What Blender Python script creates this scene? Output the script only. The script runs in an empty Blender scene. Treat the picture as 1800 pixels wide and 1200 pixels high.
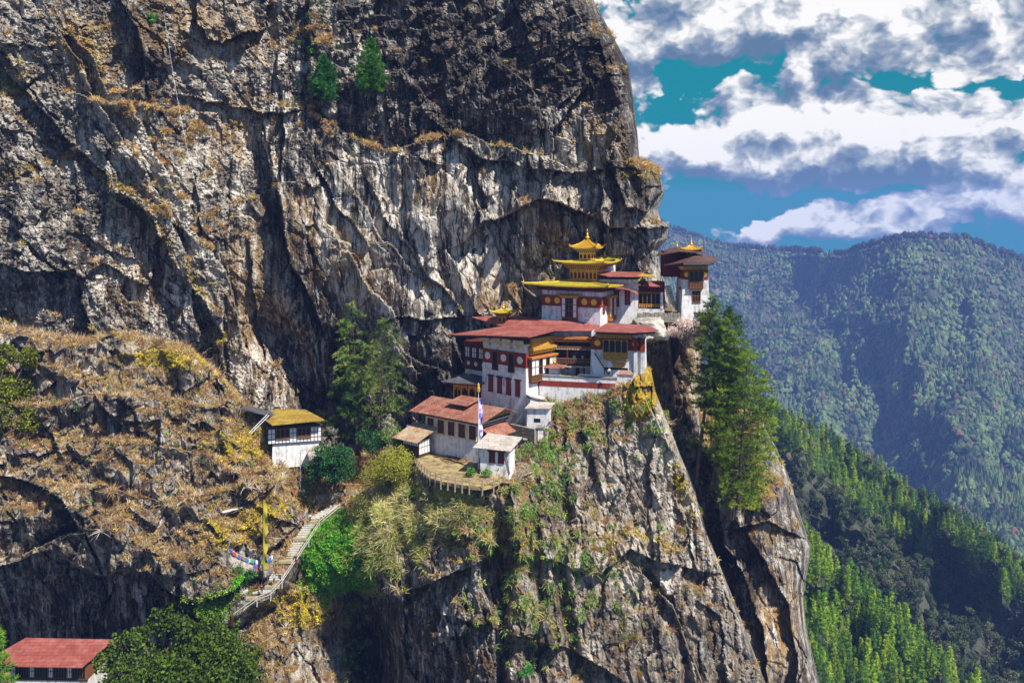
import bpy, math, random
import numpy as np
from mathutils import Vector, Matrix
R = math.radians
SC = bpy.context.scene
COL = SC.collection

# ------------------------------------------------------------------ camera
F, HY = 1500.0, 380.0          # focal length and eye-level row, in pixels of an 1800 x 1200 frame
cam = bpy.data.cameras.new('camera'); camo = bpy.data.objects.new('camera', cam); COL.objects.link(camo)
cam.sensor_width = 36; cam.lens = 36*F/1800; cam.clip_start = 1; cam.clip_end = 60000
cam.shift_y = -(600-HY)/1800
camo.location = (0, 0, 0); camo.rotation_euler = (R(90), 0, 0)
SC.camera = camo
SC.view_settings.view_transform = 'Standard'; SC.view_settings.look = 'None'
SC.view_settings.exposure = 0.7; SC.view_settings.gamma = 1
SC.cycles.max_bounces = 5; SC.cycles.diffuse_bounces = 2; SC.cycles.volume_bounces = 0
SC.cycles.transparent_max_bounces = 6; SC.cycles.glossy_bounces = 2

# ------------------------------------------------------------------ sun and sky
SUN_AZ, SUN_EL = R(47), R(52)      # azimuth measured from the viewer's back towards the right
sd = Vector((math.sin(SUN_AZ)*math.cos(SUN_EL), -math.cos(SUN_AZ)*math.cos(SUN_EL), math.sin(SUN_EL)))
sl = bpy.data.lights.new('sun', 'SUN'); sl.energy = 5.0; sl.angle = R(0.5); sl.color = (1.0, .95, .87)
so = bpy.data.objects.new('sun', sl); COL.objects.link(so)
so.rotation_euler = sd.to_track_quat('Z', 'Y').to_euler()
W = bpy.data.worlds.new('World'); SC.world = W; W.use_nodes = True

class NT:
    """small node-tree helper"""
    def __init__(s, t): s.t = t; s.n = t.nodes; s.l = t.links
    def new(s, ty, **kw):
        n = s.n.new(ty)
        for k, v in kw.items(): setattr(n, k, v)
        return n
    def inp(s, node, key, v):
        if v is None: return
        if isinstance(v, bpy.types.NodeSocket): s.l.new(v, node.inputs[key])
        else: node.inputs[key].default_value = v
    def m(s, op, a, b=None, c=None, clamp=False):
        n = s.new('ShaderNodeMath', operation=op); n.use_clamp = clamp
        s.inp(n, 0, a); s.inp(n, 1, b); s.inp(n, 2, c); return n.outputs[0]
    def vm(s, op, a, b=None, scale=None):
        n = s.new('ShaderNodeVectorMath', operation=op); s.inp(n, 0, a); s.inp(n, 1, b)
        if scale is not None: s.inp(n, 'Scale', scale)
        return n.outputs['Value'] if op in ('LENGTH', 'DISTANCE', 'DOT_PRODUCT') else n.outputs[0]
    def mix(s, f, a, b, blend='MIX'):
        n = s.new('ShaderNodeMix', data_type='RGBA', blend_type=blend)
        s.inp(n, 0, f)
        for k, v in ((6, a), (7, b)):
            if isinstance(v, tuple) and len(v) == 3: v = (*v, 1)
            s.inp(n, k, v)
        return n.outputs[2]
    def ramp(s, f, stops, interp='LINEAR'):
        n = s.new('ShaderNodeValToRGB'); s.inp(n, 0, f); e = n.color_ramp.elements; n.color_ramp.interpolation = interp
        while len(e) < len(stops): e.new(0.5)
        for q, (p, c) in zip(e, stops):
            q.position = p; q.color = (*c, 1) if not isinstance(c, (int, float)) else (c, c, c, 1)
        return n.outputs[0]
    def noise(s, vec, scale, detail=4, rough=.55, dist=0, out=0):
        n = s.new('ShaderNodeTexNoise'); s.inp(n, 'Vector', vec); s.inp(n, 'Scale', scale)
        s.inp(n, 'Detail', detail); s.inp(n, 'Roughness', rough); s.inp(n, 'Distortion', dist); return n.outputs[out]
    def ms(s, v, lo, hi, a=0., b=1.):
        n = s.new('ShaderNodeMapRange', interpolation_type='SMOOTHSTEP'); s.inp(n, 0, v)
        s.inp(n, 1, lo); s.inp(n, 2, hi); s.inp(n, 3, a); s.inp(n, 4, b); return n.outputs[0]
    def comb(s, x, y, z):
        n = s.new('ShaderNodeCombineXYZ'); s.inp(n, 0, x); s.inp(n, 1, y); s.inp(n, 2, z); return n.outputs[0]

def build_world():
    t = NT(W.node_tree); t.n.clear()
    out = t.new('ShaderNodeOutputWorld'); bg = t.new('ShaderNodeBackground'); t.l.new(bg.outputs[0], out.inputs[0])
    sky = t.new('ShaderNodeTexSky'); sky.sky_type = 'NISHITA'; sky.sun_disc = False
    sky.sun_elevation = SUN_EL; sky.sun_rotation = math.pi - SUN_AZ; sky.altitude = 2900
    sky.air_density = 1.0; sky.dust_density = .3; sky.ozone_density = 2.5
    tc = t.new('ShaderNodeTexCoord'); d = tc.outputs['Generated']
    sp = t.new('ShaderNodeSeparateXYZ'); t.l.new(d, sp.inputs[0])
    t.l.new(t.comb(sp.outputs[0], sp.outputs[1], t.m('MAXIMUM', sp.outputs[2], .22)), sky.inputs[0])
    az = t.m('ARCTAN2', sp.outputs[0], sp.outputs[1]); el = t.m('ARCSINE', sp.outputs[2])
    p = t.comb(az, t.m('MULTIPLY', el, 1.35), 0.0)
    wv = t.vm('SUBTRACT', t.noise(p, 9, 5, .6, out=1), (.5, .5, .5))
    w1 = t.new('ShaderNodeSeparateXYZ'); t.l.new(wv, w1.inputs[0])
    azw = t.m('ADD', az, t.m('MULTIPLY', w1.outputs[0], .16)); elw = t.m('ADD', el, t.m('MULTIPLY', w1.outputs[1], .09))
    ps = t.vm('ADD', p, (0.010, 0.026, 0.0))
    def gauss(cx, cy, rx, ry, amp, da, de):
        # centre and radii given as pixels of the frame, turned into azimuth / elevation
        a = math.atan((cx-900)/F); e = math.atan((HY-cy)/F*math.cos(a))
        u = t.m('MULTIPLY', t.m('SUBTRACT', azw, a-da), F/rx); v = t.m('MULTIPLY', t.m('SUBTRACT', elw, e-de), F/ry)
        g = t.m('EXPONENT', t.m('MULTIPLY', t.m('ADD', t.m('MULTIPLY', u, u), t.m('MULTIPLY', v, v)), -1.0))
        return t.m('MULTIPLY', g, amp)
    def total(lst, da=0., de=0.):
        s = None
        for g in lst:
            o = gauss(*g, da, de); s = o if s is None else t.m('ADD', s, o)
        return s
    def billow(q):      # heaped, cauliflower-like relief
        v1 = t.new('ShaderNodeTexVoronoi', feature='F1', voronoi_dimensions='2D'); t.inp(v1, 'Vector', t.vm('ADD', q, t.vm('SCALE', wv, scale=.06))); t.inp(v1, 'Scale', 12.0)
        v1.inputs['Detail'].default_value = 3.0; v1.inputs['Roughness'].default_value = .55; v1.inputs['Lacunarity'].default_value = 2.2
        return t.m('ADD', t.m('MULTIPLY', t.m('SUBTRACT', .42, v1.outputs[0]), .62), t.m('MULTIPLY', t.m('SUBTRACT', t.noise(q, 6, 7, .62), .5), .50))
    cover = [(1400, 205, 130, 62, .42), (1560, 235, 150, 60, .42), (1700, 200, 90, 60, .42), (1300, 250, 130, 50, .3), (1180, 250, 90, 60, .40), (1520, 285, 300, 50, .5),
             (1250, 40, 280, 100, .42), (1600, 60, 300, 90, .40), (1110, 130, 60, 110, .25), (1560, 380, 270, 44, .62), (1370, 392, 100, 26, .5), (1760, 350, 120, 50, .35), (1770, 90, 80, 60, .2), (1420, 20, 400, 60, .25), (1500, 100, 60, 20, .2), (1420, 340, 60, 14, .15),
             (1310, 124, 60, 18, -.34), (1190, 172, 60, 12, -.24), (1110, 50, 70, 60, .3), (1600, 142, 110, 13, -.45), (1770, 150, 60, 24, -.40), (1240, 362, 120, 26, -.75), (1480, 334, 150, 10, -.45), (1780, 425, 90, 16, -.5), (1180, 395, 60, 30, -.4)]
    cv = total(cover); cvu = total(cover[:15], .006, .030)
    b1 = billow(p); b2 = billow(ps)
    D = t.m('ADD', b1, cv)
    mask = t.ms(D, .0, .16)
    top = t.m('MULTIPLY', t.m('SUBTRACT', total(cover[:15]), cvu), 1.5)
    rel = t.m('MULTIPLY', t.m('SUBTRACT', b1, b2), 2.0)
    bright = total([(1480, 190, 260, 55, .14), (1200, 240, 70, 50, .12), (1720, 175, 90, 50, .16), (1540, 358, 260, 30, .04), (1540, 30, 140, 40, .06), (1540, 410, 280, 20, -.15),
                    (1480, 316, 330, 22, -.22), (1280, 40, 250, 90, -.16), (1150, 70, 110, 120, -.12), (1700, 30, 160, 60, -.14)])
    sh = t.m('ADD', t.m('ADD', t.m('ADD', .62, t.m('ADD', rel, top)), bright), t.m('MULTIPLY', t.m('SUBTRACT', t.noise(p, 18, 7, .7), .5), .75))
    cc = t.ramp(sh, [(.0, (.075, .13, .22)), (.3, (.135, .185, .28)), (.52, (.23, .27, .335)), (.72, (.38, .405, .44)), (1.0, (.63, .62, .62))])
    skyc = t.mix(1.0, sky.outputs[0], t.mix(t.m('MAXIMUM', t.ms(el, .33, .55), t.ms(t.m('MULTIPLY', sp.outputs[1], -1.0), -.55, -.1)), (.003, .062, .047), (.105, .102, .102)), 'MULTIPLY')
    cloudl = cc
    low = t.ms(el, -.10, -.07)
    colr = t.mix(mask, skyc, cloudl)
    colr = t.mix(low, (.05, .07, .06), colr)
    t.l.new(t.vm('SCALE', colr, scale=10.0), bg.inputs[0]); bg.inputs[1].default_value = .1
build_world()

# ------------------------------------------------------------------ frame helpers
def P(x, y, Y):
    return np.array(((x-900)*Y/F, Y, (HY-y)*Y/F))
def Pn(x, y, Y):
    return np.stack([(x-900)*Y/F, Y, (HY-y)*Y/F], -1)

# ------------------------------------------------------------------ numpy noise
_rs = np.random.RandomState(7)
_perm = _rs.permutation(256); _perm = np.concatenate([_perm, _perm, _perm[:2]])
_g = _rs.normal(size=(256, 3)); _g /= np.linalg.norm(_g, axis=1)[:, None]
def perlin(p):
    i = np.floor(p).astype(int); f = p-i; u = f*f*f*(f*(f*6-15)+10); i &= 255
    o = 0
    for dx in (0, 1):
        for dy in (0, 1):
            for dz in (0, 1):
                h = _perm[(_perm[(_perm[(i[..., 0]+dx) & 255]+i[..., 1]+dy) & 255]+i[..., 2]+dz) & 255]
                g = _g[h]
                n = g[..., 0]*(f[..., 0]-dx)+g[..., 1]*(f[..., 1]-dy)+g[..., 2]*(f[..., 2]-dz)
                w = (u[..., 0] if dx else 1-u[..., 0])*(u[..., 1] if dy else 1-u[..., 1])*(u[..., 2] if dz else 1-u[..., 2])
                o = o+w*n
    return o*1.6
def fbm(p, octv=5, gain=.5, ridged=False):
    a = 1.; s = 0; q = p.copy()
    for k in range(octv):
        n = perlin(q+k*17.3); s = s+a*((1-2*np.abs(n)) if ridged else n); a *= gain; q = q*2.03
    return s
def facets(x, y, size, aspect, ang, seed, tilt=1.):
    """angular blocks: every cell of a jittered grid is a tilted plane; returns offset (-1..1) and distance to the cell edge"""
    c, s = math.cos(ang), math.sin(ang)
    u = (x*c+y*s)/size; v = (-x*s+y*c)/(size*aspect)
    iu = np.floor(u).astype(int); iv = np.floor(v).astype(int)
    best = np.full(u.shape, 1e9); sec = np.full(u.shape, 1e9); val = np.zeros(u.shape)
    for a in (-1, 0, 1):
        for b in (-1, 0, 1):
            cu = iu+a; cv = iv+b
            h = (cu*73856093 ^ cv*19349663 ^ seed*83492791) & 0xffffff
            r1 = ((h*1103515245+12345) >> 8 & 0xffff)/65535.; r2 = ((h*22695477+1) >> 8 & 0xffff)/65535.
            r3 = ((h*134775813+7) >> 7 & 0xffff)/65535.; r4 = ((h*69069+5) >> 6 & 0xffff)/65535.; r5 = ((h*214013+2531011) >> 9 & 0xffff)/65535.
            px = cu+r1; py = cv+r2; du = u-px; dv = v-py; d = du*du+dv*dv
            vv = (r3-.5)*1.3+tilt*((r4-.5)*du+(r5-.5)*dv)*1.8
            nb = d < best
            sec = np.where(nb, best, np.minimum(sec, d)); val = np.where(nb, vv, val); best = np.where(nb, d, best)
    return val, np.sqrt(sec)-np.sqrt(best)
def tps(pts):
    pts = np.array(pts, float); X = pts[:, :2]/300.; n = len(X)
    def ph(r2): return np.where(r2 > 1e-12, .5*r2*np.log(np.maximum(r2, 1e-12)), 0)
    K = ph(((X[:, None]-X[None])**2).sum(-1))+np.eye(n)*.004
    A = np.zeros((n+3, n+3)); A[:n, :n] = K; A[:n, n] = 1; A[:n, n+1:] = X; A[n, :n] = 1; A[n+1:, :n] = X.T
    w = np.linalg.solve(A, np.concatenate([pts[:, 2], [0, 0, 0]]))
    def f(x, y):
        x = np.asarray(x, float)/300.; y = np.asarray(y, float)/300.; o = w[n]+w[n+1]*x+w[n+2]*y
        for i in range(n): o = o+w[i]*ph((x-X[i, 0])**2+(y-X[i, 1])**2)
        return o
    return f
def sdist(x, y, poly):
    """signed distance to a polyline (positive on the right-hand side while walking it, y pointing down)"""
    best = np.full(x.shape, 1e18); sg = np.ones(x.shape)
    for (ax, ay), (bx, by) in zip(poly[:-1], poly[1:]):
        dx, dy = bx-ax, by-ay; L2 = dx*dx+dy*dy
        t = np.clip(((x-ax)*dx+(y-ay)*dy)/L2, 0, 1)
        ex = x-(ax+t*dx); ey = y-(ay+t*dy); d = ex*ex+ey*ey
        s = np.sign(ex*(-dy)+ey*dx); nb = d < best
        best = np.where(nb, d, best); sg = np.where(nb, s, sg)
    return np.sqrt(best)*np.where(sg == 0, 1, sg)
def step(x, y, poly, amp, wr, wl=8.):
    d = sdist(x, y, poly)
    # fade beyond the ends
    (ax, ay), (bx, by) = poly[0], poly[-1]
    return np.where(d > 0, amp*np.exp(-d/wr), -amp*.35*np.exp(d/wl)-0*d) * 1.0 + np.where(d > 0, 0, amp*.0)
def groove(x, y, poly, amp, w):
    d = sdist(x, y, poly); return amp*np.exp(-(d/w)**2)
def blobs(x, y, lst):
    s = np.zeros(x.shape)
    for (cx, cy, rx, ry, ang, a) in lst:
        c, q = math.cos(R(ang)), math.sin(R(ang)); u = ((x-cx)*c+(y-cy)*q)/rx; v = (-(x-cx)*q+(y-cy)*c)/ry
        s = s+a*np.exp(-(u*u+v*v)**1.5)
    return s

# ------------------------------------------------------------------ mesh helpers
def np_mesh(name, V, Fc, cols=None, smooth=False, mats=(), midx=None, colname='col'):
    """V: n x 3, Fc: m x k array, or a list of such arrays"""
    me = bpy.data.meshes.new(name); V = np.asarray(V, np.float32)
    Fs = Fc if isinstance(Fc, list) else [Fc]
    Fs = [np.asarray(f, np.int32) for f in Fs if len(f)]
    loops = np.concatenate([f.ravel() for f in Fs]); cnt = np.concatenate([np.full(len(f), f.shape[1], np.int32) for f in Fs])
    me.vertices.add(len(V)); me.vertices.foreach_set('co', V.ravel())
    me.loops.add(len(loops)); me.loops.foreach_set('vertex_index', loops)
    me.polygons.add(len(cnt)); st = np.concatenate([[0], np.cumsum(cnt)[:-1]]).astype(np.int32)
    me.polygons.foreach_set('loop_start', st); me.polygons.foreach_set('loop_total', cnt)
    if midx is not None: me.polygons.foreach_set('material_index', np.asarray(midx, np.int32))
    me.polygons.foreach_set('use_smooth', np.full(len(cnt), smooth))
    for m in mats: me.materials.append(m)
    if cols is not None:
        for nm, c in (cols.items() if isinstance(cols, dict) else [(colname, cols)]):
            c = np.asarray(c, np.float32)
            if c.shape[1] == 3: c = np.concatenate([c, np.ones((len(c), 1), np.float32)], 1)
            a = me.attributes.new(nm, 'FLOAT_COLOR', 'POINT'); a.data.foreach_set('color', c.ravel())
    me.update(); me.validate(); return me
def tag(o, label=None, cat=None, group=None, kind=None):
    if label: o['label'] = label
    if cat: o['category'] = cat
    if group: o['group'] = group
    if kind: o['kind'] = kind
    return o
def link(name, me, parent=None, loc=None):
    o = bpy.data.objects.new(name, me); COL.objects.link(o)
    if parent: o.parent = parent
    if loc is not None: o.location = loc
    return o
def grid_faces(nr, nc):
    a = np.arange(nr*nc).reshape(nr, nc)
    return np.stack([a[:-1, :-1], a[1:, :-1], a[1:, 1:], a[:-1, 1:]], -1).reshape(-1, 4)

# ------------------------------------------------------------------ materials
def mat(name):
    m = bpy.data.materials.new(name); m.use_nodes = True; t = NT(m.node_tree)
    b = m.node_tree.nodes['Principled BSDF']; return m, t, b
def simple(name, c, rough=.75, var=.25, scale=1.5, c2=None, bump=.0, bscale=8, metal=0., stretch=(1, 1, 1)):
    m, t, b = mat(name)
    tc = t.new('ShaderNodeNewGeometry').outputs['Position']
    mp = t.vm('MULTIPLY', tc, stretch)
    n = t.noise(mp, scale, 6, .65); n = t.ms(n, .3, .7)
    c2 = c2 or tuple(v*(1-var) for v in c)
    t.l.new(t.mix(n, c2, c), b.inputs['Base Color']); b.inputs['Roughness'].default_value = rough
    b.inputs['Metallic'].default_value = metal; b.inputs['Specular IOR Level'].default_value = .3
    if bump:
        bp = t.new('ShaderNodeBump'); bp.inputs['Strength'].default_value = bump; bp.inputs['Distance'].default_value = .1
        t.l.new(t.noise(mp, bscale, 5, .7), bp.inputs['Height']); t.l.new(bp.outputs[0], b.inputs['Normal'])
    return m

def rock_material():
    m, t, b = mat('rock')
    pos = t.new('ShaderNodeNewGeometry').outputs['Position']
    at = t.new('ShaderNodeAttribute', attribute_name='mask'); sp = t.new('ShaderNodeSeparateColor'); t.l.new(at.outputs['Color'], sp.inputs[0])
    tone, grass, ochre = sp.outputs[0], sp.outputs[1], sp.outputs[2]
    at2 = t.new('ShaderNodeAttribute', attribute_name='mask2'); sp2 = t.new('ShaderNodeSeparateColor'); t.l.new(at2.outputs['Color'], sp2.inputs[0])
    green, streak, moss = sp2.outputs[0], sp2.outputs[1], sp2.outputs[2]
    wp = t.vm('ADD', pos, t.vm('SCALE', t.vm('SUBTRACT', t.noise(pos, .12, 3, .5, out=1), (.5, .5, .5)), scale=3.))
    sv = t.vm('MULTIPLY', wp, (1., .5, .07))
    n_str = t.noise(sv, .6, 6, .68, .1)                 # vertical water streaks
    n_str2 = t.noise(t.vm('MULTIPLY', wp, (1., .5, .045)), 2.6, 4, .6)
    n_pat = t.noise(wp, .16, 6, .62)                   # patches
    n_fine = t.noise(pos, 2.2, 6, .75)                 # grain
    n_mid = t.noise(wp, .55, 6, .7)
    st = t.m('ADD', t.m('MULTIPLY', t.m('SUBTRACT', n_str, .5), 4.4), t.m('MULTIPLY', t.m('SUBTRACT', n_str2, .5), 2.6))
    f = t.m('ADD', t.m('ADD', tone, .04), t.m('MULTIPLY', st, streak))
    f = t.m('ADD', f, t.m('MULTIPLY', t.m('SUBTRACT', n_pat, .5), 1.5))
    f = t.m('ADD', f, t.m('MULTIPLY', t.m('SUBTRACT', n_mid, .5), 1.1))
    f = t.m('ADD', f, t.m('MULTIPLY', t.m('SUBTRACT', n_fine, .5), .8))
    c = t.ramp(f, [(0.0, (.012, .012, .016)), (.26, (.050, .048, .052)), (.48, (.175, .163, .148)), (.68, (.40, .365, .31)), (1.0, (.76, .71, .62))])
    # warm staining
    oc = t.m('MULTIPLY', ochre, t.ms(t.noise(t.vm('MULTIPLY', wp, (1, 1, .35)), .5, 5, .65), .36, .58))
    c = t.mix(oc, c, t.mix(n_fine, (.20, .10, .02), (.55, .33, .10)))
    c = t.mix(t.ms(ochre, .95, .99), c, t.mix(t.ms(n_mid, .4, .6), (.34, .20, .03), (.68, .47, .04)))
    ms = t.m('MULTIPLY', moss, t.ms(t.noise(pos, .9, 6, .7), .42, .55))
    c = t.mix(ms, c, t.mix(n_fine, (.16, .11, .012), (.52, .36, .04)))
    # dry grass and low scrub rooted on the ledges
    gm = t.ms(t.m('ADD', grass, t.m('MULTIPLY', t.m('SUBTRACT', n_mid, .5), 1.2)), .42, .62)
    gc = t.ramp(t.noise(pos, 1.4, 6, .75), [(.25, (.035, .022, .012)), (.45, (.17, .10, .045)), (.62, (.40, .26, .10)), (.8, (.60, .44, .2))])
    c = t.mix(gm, c, gc)
    gr = t.ms(t.m('ADD', green, t.m('MULTIPLY', t.m('SUBTRACT', n_mid, .5), 1.0)), .4, .65)
    c = t.mix(gr, c, t.ramp(t.noise(pos, 1.8, 5, .7), [(.3, (.02, .055, .008)), (.5, (.08, .20, .02)), (.65, (.20, .34, .03)), (.8, (.34, .36, .08))]))
    t.l.new(c, b.inputs['Base Color']); b.inputs['Roughness'].default_value = .85; b.inputs['Specular IOR Level'].default_value = .25
    vo = t.new('ShaderNodeTexVoronoi', feature='DISTANCE_TO_EDGE'); t.inp(vo, 'Vector', t.vm('MULTIPLY', wp, (1, 1, .45))); t.inp(vo, 'Scale', .35)
    cr = t.ms(vo.outputs[0], 0., .09)
    h = t.m('ADD', t.m('MULTIPLY', n_fine, .9), t.m('ADD', t.m('MULTIPLY', n_mid, 1.3), t.m('MULTIPLY', cr, .22)))
    h = t.m('ADD', h, t.m('MULTIPLY', n_str2, .4))
    bp = t.new('ShaderNodeBump'); bp.inputs['Strength'].default_value = 1.; bp.inputs['Distance'].default_value = .65
    t.l.new(h, bp.inputs['Height']); t.l.new(bp.outputs[0], b.inputs['Normal'])
    return m
ROCK = rock_material()

def foliage_material(name, translucent=.25, rough=.6):
    m, t, b = mat(name)
    at = t.new('ShaderNodeAttribute', attribute_name='col')
    oi = t.new('ShaderNodeObjectInfo')
    v = t.m('ADD', .78, t.m('MULTIPLY', oi.outputs['Random'], .45))
    c = t.vm('SCALE', at.outputs['Color'], scale=v)
    t.l.new(c, b.inputs['Base Color']); b.inputs['Roughness'].default_value = rough; b.inputs['Specular IOR Level'].default_value = .15
    tr = t.new('ShaderNodeBsdfTranslucent'); t.l.new(t.vm('MULTIPLY', c, (1.3, 1.4, .7)), tr.inputs[0])
    mx = t.new('ShaderNodeMixShader'); mx.inputs[0].default_value = translucent
    t.l.new(b.outputs[0], mx.inputs[1]); t.l.new(tr.outputs[0], mx.inputs[2])
    t.l.new(mx.outputs[0], t.n['Material Output'].inputs[0]); return m
LEAF = foliage_material('leaves')
DRY = foliage_material('dry_grass', .15, .8)
BARK = simple('bark', (.11, .08, .06), .9, .5, 3, bump=.6, stretch=(1, 1, .3))
# ================================================================== TERRAIN
def interp(v, xs, ys): return np.interp(v, xs, ys)

# --- the main cliff behind the temples ---------------------------------------------
A_base = tps([(-200,-250,222),(-200,300,212),(-200,700,212),(0,0,216),(0,300,208),(0,560,210),(200,0,220),(200,300,213),(150,450,214),(230,500,216),
 (330,600,217),(300,150,226),(400,100,226),(350,350,220),(450,400,222),(480,600,224),(420,700,220),(560,650,228),(600,750,230),(650,500,221),
 (620,350,221),(600,200,225),(700,100,224),(700,300,220),(800,450,219),(850,560,219),(780,640,222),(900,150,217),(900,300,213),(1000,200,212),
 (1000,50,216),(1100,300,208),(1000,400,212),(1100,430,216),(900,450,217),(1000,-250,228),(300,-250,238),(700,-250,236),(700,950,234),
 (1150,600,232),(1000,700,236),(500,950,232),(1160,350,207),(1100,100,212),(800,950,236)])
A_edge = lambda y: interp(y, [-250,-60,0,60,100,120,180,240,282,290,300,340,368,385,400,420,440,470,560,950], [985,1022,1043,1075,1097,1106,1114,1121,1124,1140,1158,1168,1157,1160,1176,1172,1156,1160,1190,1200])

A_steps = [ # polyline, amp (m the right-hand side is set back), width right, width left
 ([(480,300),(490,380),(520,450),(560,560),(640,680),(690,780)][::-1], 0, 1, 1),
]
def A_depth(x, y):
    wx = x+10*fbm(np.stack([x/70, y/70, 0*x], -1), 4); wy = y+10*fbm(np.stack([x/70, y/70, 0*x+9], -1), 4)
    Y = A_base(x, y)
    S = lambda poly, a, wr, wl=8.: step(wx, wy, poly, a, wr, wl)
    # great diagonal cleft: the wall on its right stands proud, the left side is cut back
    Y = Y+S([(690,790),(620,665),(560,560),(515,470),(495,380),(478,300)][::-1], 9, 55, 60)
    # under the dark upper wall: thin horizontal parting, then the big roof of the overhang
    Y = Y+S([(770,215),(800,250),(850,280),(930,298),(1065,298)], 3.5, 45, 10)
    Y = Y+S([(865,392),(900,372),(960,350),(1010,362),(1070,392),(1165,402)], 7, 55, 30)
    Y = Y+S([(1165,338),(1140,372),(1100,360),(1075,300)][::-1], 5, 30, 10)
    # grassy ledges (rock above set back)
    Y = Y+S([(930,268),(840,240),(760,240),(680,262),(600,225),(545,205)], 4, 40, 25)
    Y = Y+S([(560,300),(500,330),(455,345)], 3, 40, 20)
    Y = Y+S([(300,190),(220,180),(150,165)], 5, 40, 25)
    # pale face and dark chimney right of it
    Y = Y+S([(1090,150),(1086,230),(1070,298)], -5, 22, 8)
    Y = Y+S([(970,300),(975,230),(1010,180)], 4, 22, 10)
    # left strata slabs running down to the right
    Y = Y+S([(330,640),(392,592),(330,490),(262,385),(200,330),(120,240),(40,150),(-60,60)][::-1], 6, 60, 20)
    Y = Y+S([(75,0),(150,140),(215,235),(290,360),(335,470),(345,560)], -4, 35, 8)
    Y = Y+S([(130,60),(190,160),(240,160),(252,90),(215,0)], -6, 26, 12)
    Y = Y+S([(240,210),(300,310),(340,400),(400,480),(420,560),(470,700)], -5, 45, 12)
    Y = Y+S([(-50,460),(60,480),(130,470),(155,560),(190,640)][::-1], -5, 60, 12)
    # bulges at the top
    Y = Y+S([(335,-100),(342,40),(360,65),(390,75),(430,60),(470,50),(475,-100)], 5, 24, 30)
    Y = Y+S([(545,-60),(545,60),(548,130),(545,195)], 5, 24, 10)
    Y = Y+S([(345,175),(400,190),(480,197),(540,200)], 3, 30, 6)
    Y = Y+S([(490,90),(492,200),(500,310)], 2.5, 26, 10)
    # long leaning slabs of the middle wall
    for k, (x0, y0, x1, y1, a) in enumerate([(560,300,640,420,3.2),(620,330,720,470,3.5),(655,340,800,545,3),(600,430,700,560,3),(720,330,735,450,2.5),
        (775,320,772,480,2.5),(840,310,848,420,2.2),(880,420,940,520,2),(690,560,800,560,3),(700,600,760,640,3.5),(900,310,905,380,2),(960,300,965,345,2),(350,330,370,420,2.5),
        (395,420,430,600,3),(440,430,470,620,3),(390,560,400,700,3),(520,560,520,690,2)]):
        Y = Y+S([(x0, y0), ((x0+x1)/2-6, (y0+y1)/2), (x1, y1)], -a if k % 2 else a, 20, 10)
    Y = Y+groove(wx, wy, [(470,560),(520,640),(560,720)], 10, 30)
    # general relief
    q = Pn(x, y, np.full(x.shape, 215.)); sm = 1-.85*np.clip(blobs(x, y, [(730,400,200,150,0,1.2),(470,620,90,110,0,.9),(430,120,90,90,0,.8),(1030,240,50,50,0,.9),(230,470,60,100,0,.7),(660,140,50,50,0,.8)]), 0, 1)
    left = 1/(1+np.exp((x-430)/60.)); upper = 1/(1+np.exp((y-240)/40.))*(1-left)
    v1, e1 = facets(wx, wy, 75, 2.2, R(-38)*1, 3); v2, e2 = facets(wx, wy, 60, 2.6, R(-12), 5)
    Y = Y+2.6*(v1*left+v2*(1-left))
    v1, e1 = facets(wx, wy, 27, 2.4, R(-42), 13); v2, e2 = facets(wx, wy, 26, 2.4, R(-15), 15); v3, e3 = facets(wx, wy, 34, .5, R(-25), 25)
    Y = Y+1.9*(v1*left+v2*(1-left)*(1-upper))+1.7*v3*upper
    Y = Y+.55*np.exp(-(e1/.05)**2)*left+.45*np.exp(-(e2/.05)**2)*(1-left)
    v1, _ = facets(wx, wy, 10, 2.0, R(-40), 33); v2, _ = facets(wx, wy, 10, 2.6, R(-8), 35)
    Y = Y+.8*(v1*left+v2*(1-left))*sm
    Y = Y+1.6*fbm(q/14., 4)+.5*fbm(q/2.5, 3)*(.5+upper)*sm+.4*(upper*.8+left)*fbm(q*np.array((1, 1, 2.2))/1.3, 3, .6, True)
    return Y
def rim(d, Rp, depth):
    t = np.clip(1-d/Rp, 0, 1); return depth*(1-np.sqrt(np.maximum(0, 1-t*t)))

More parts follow.
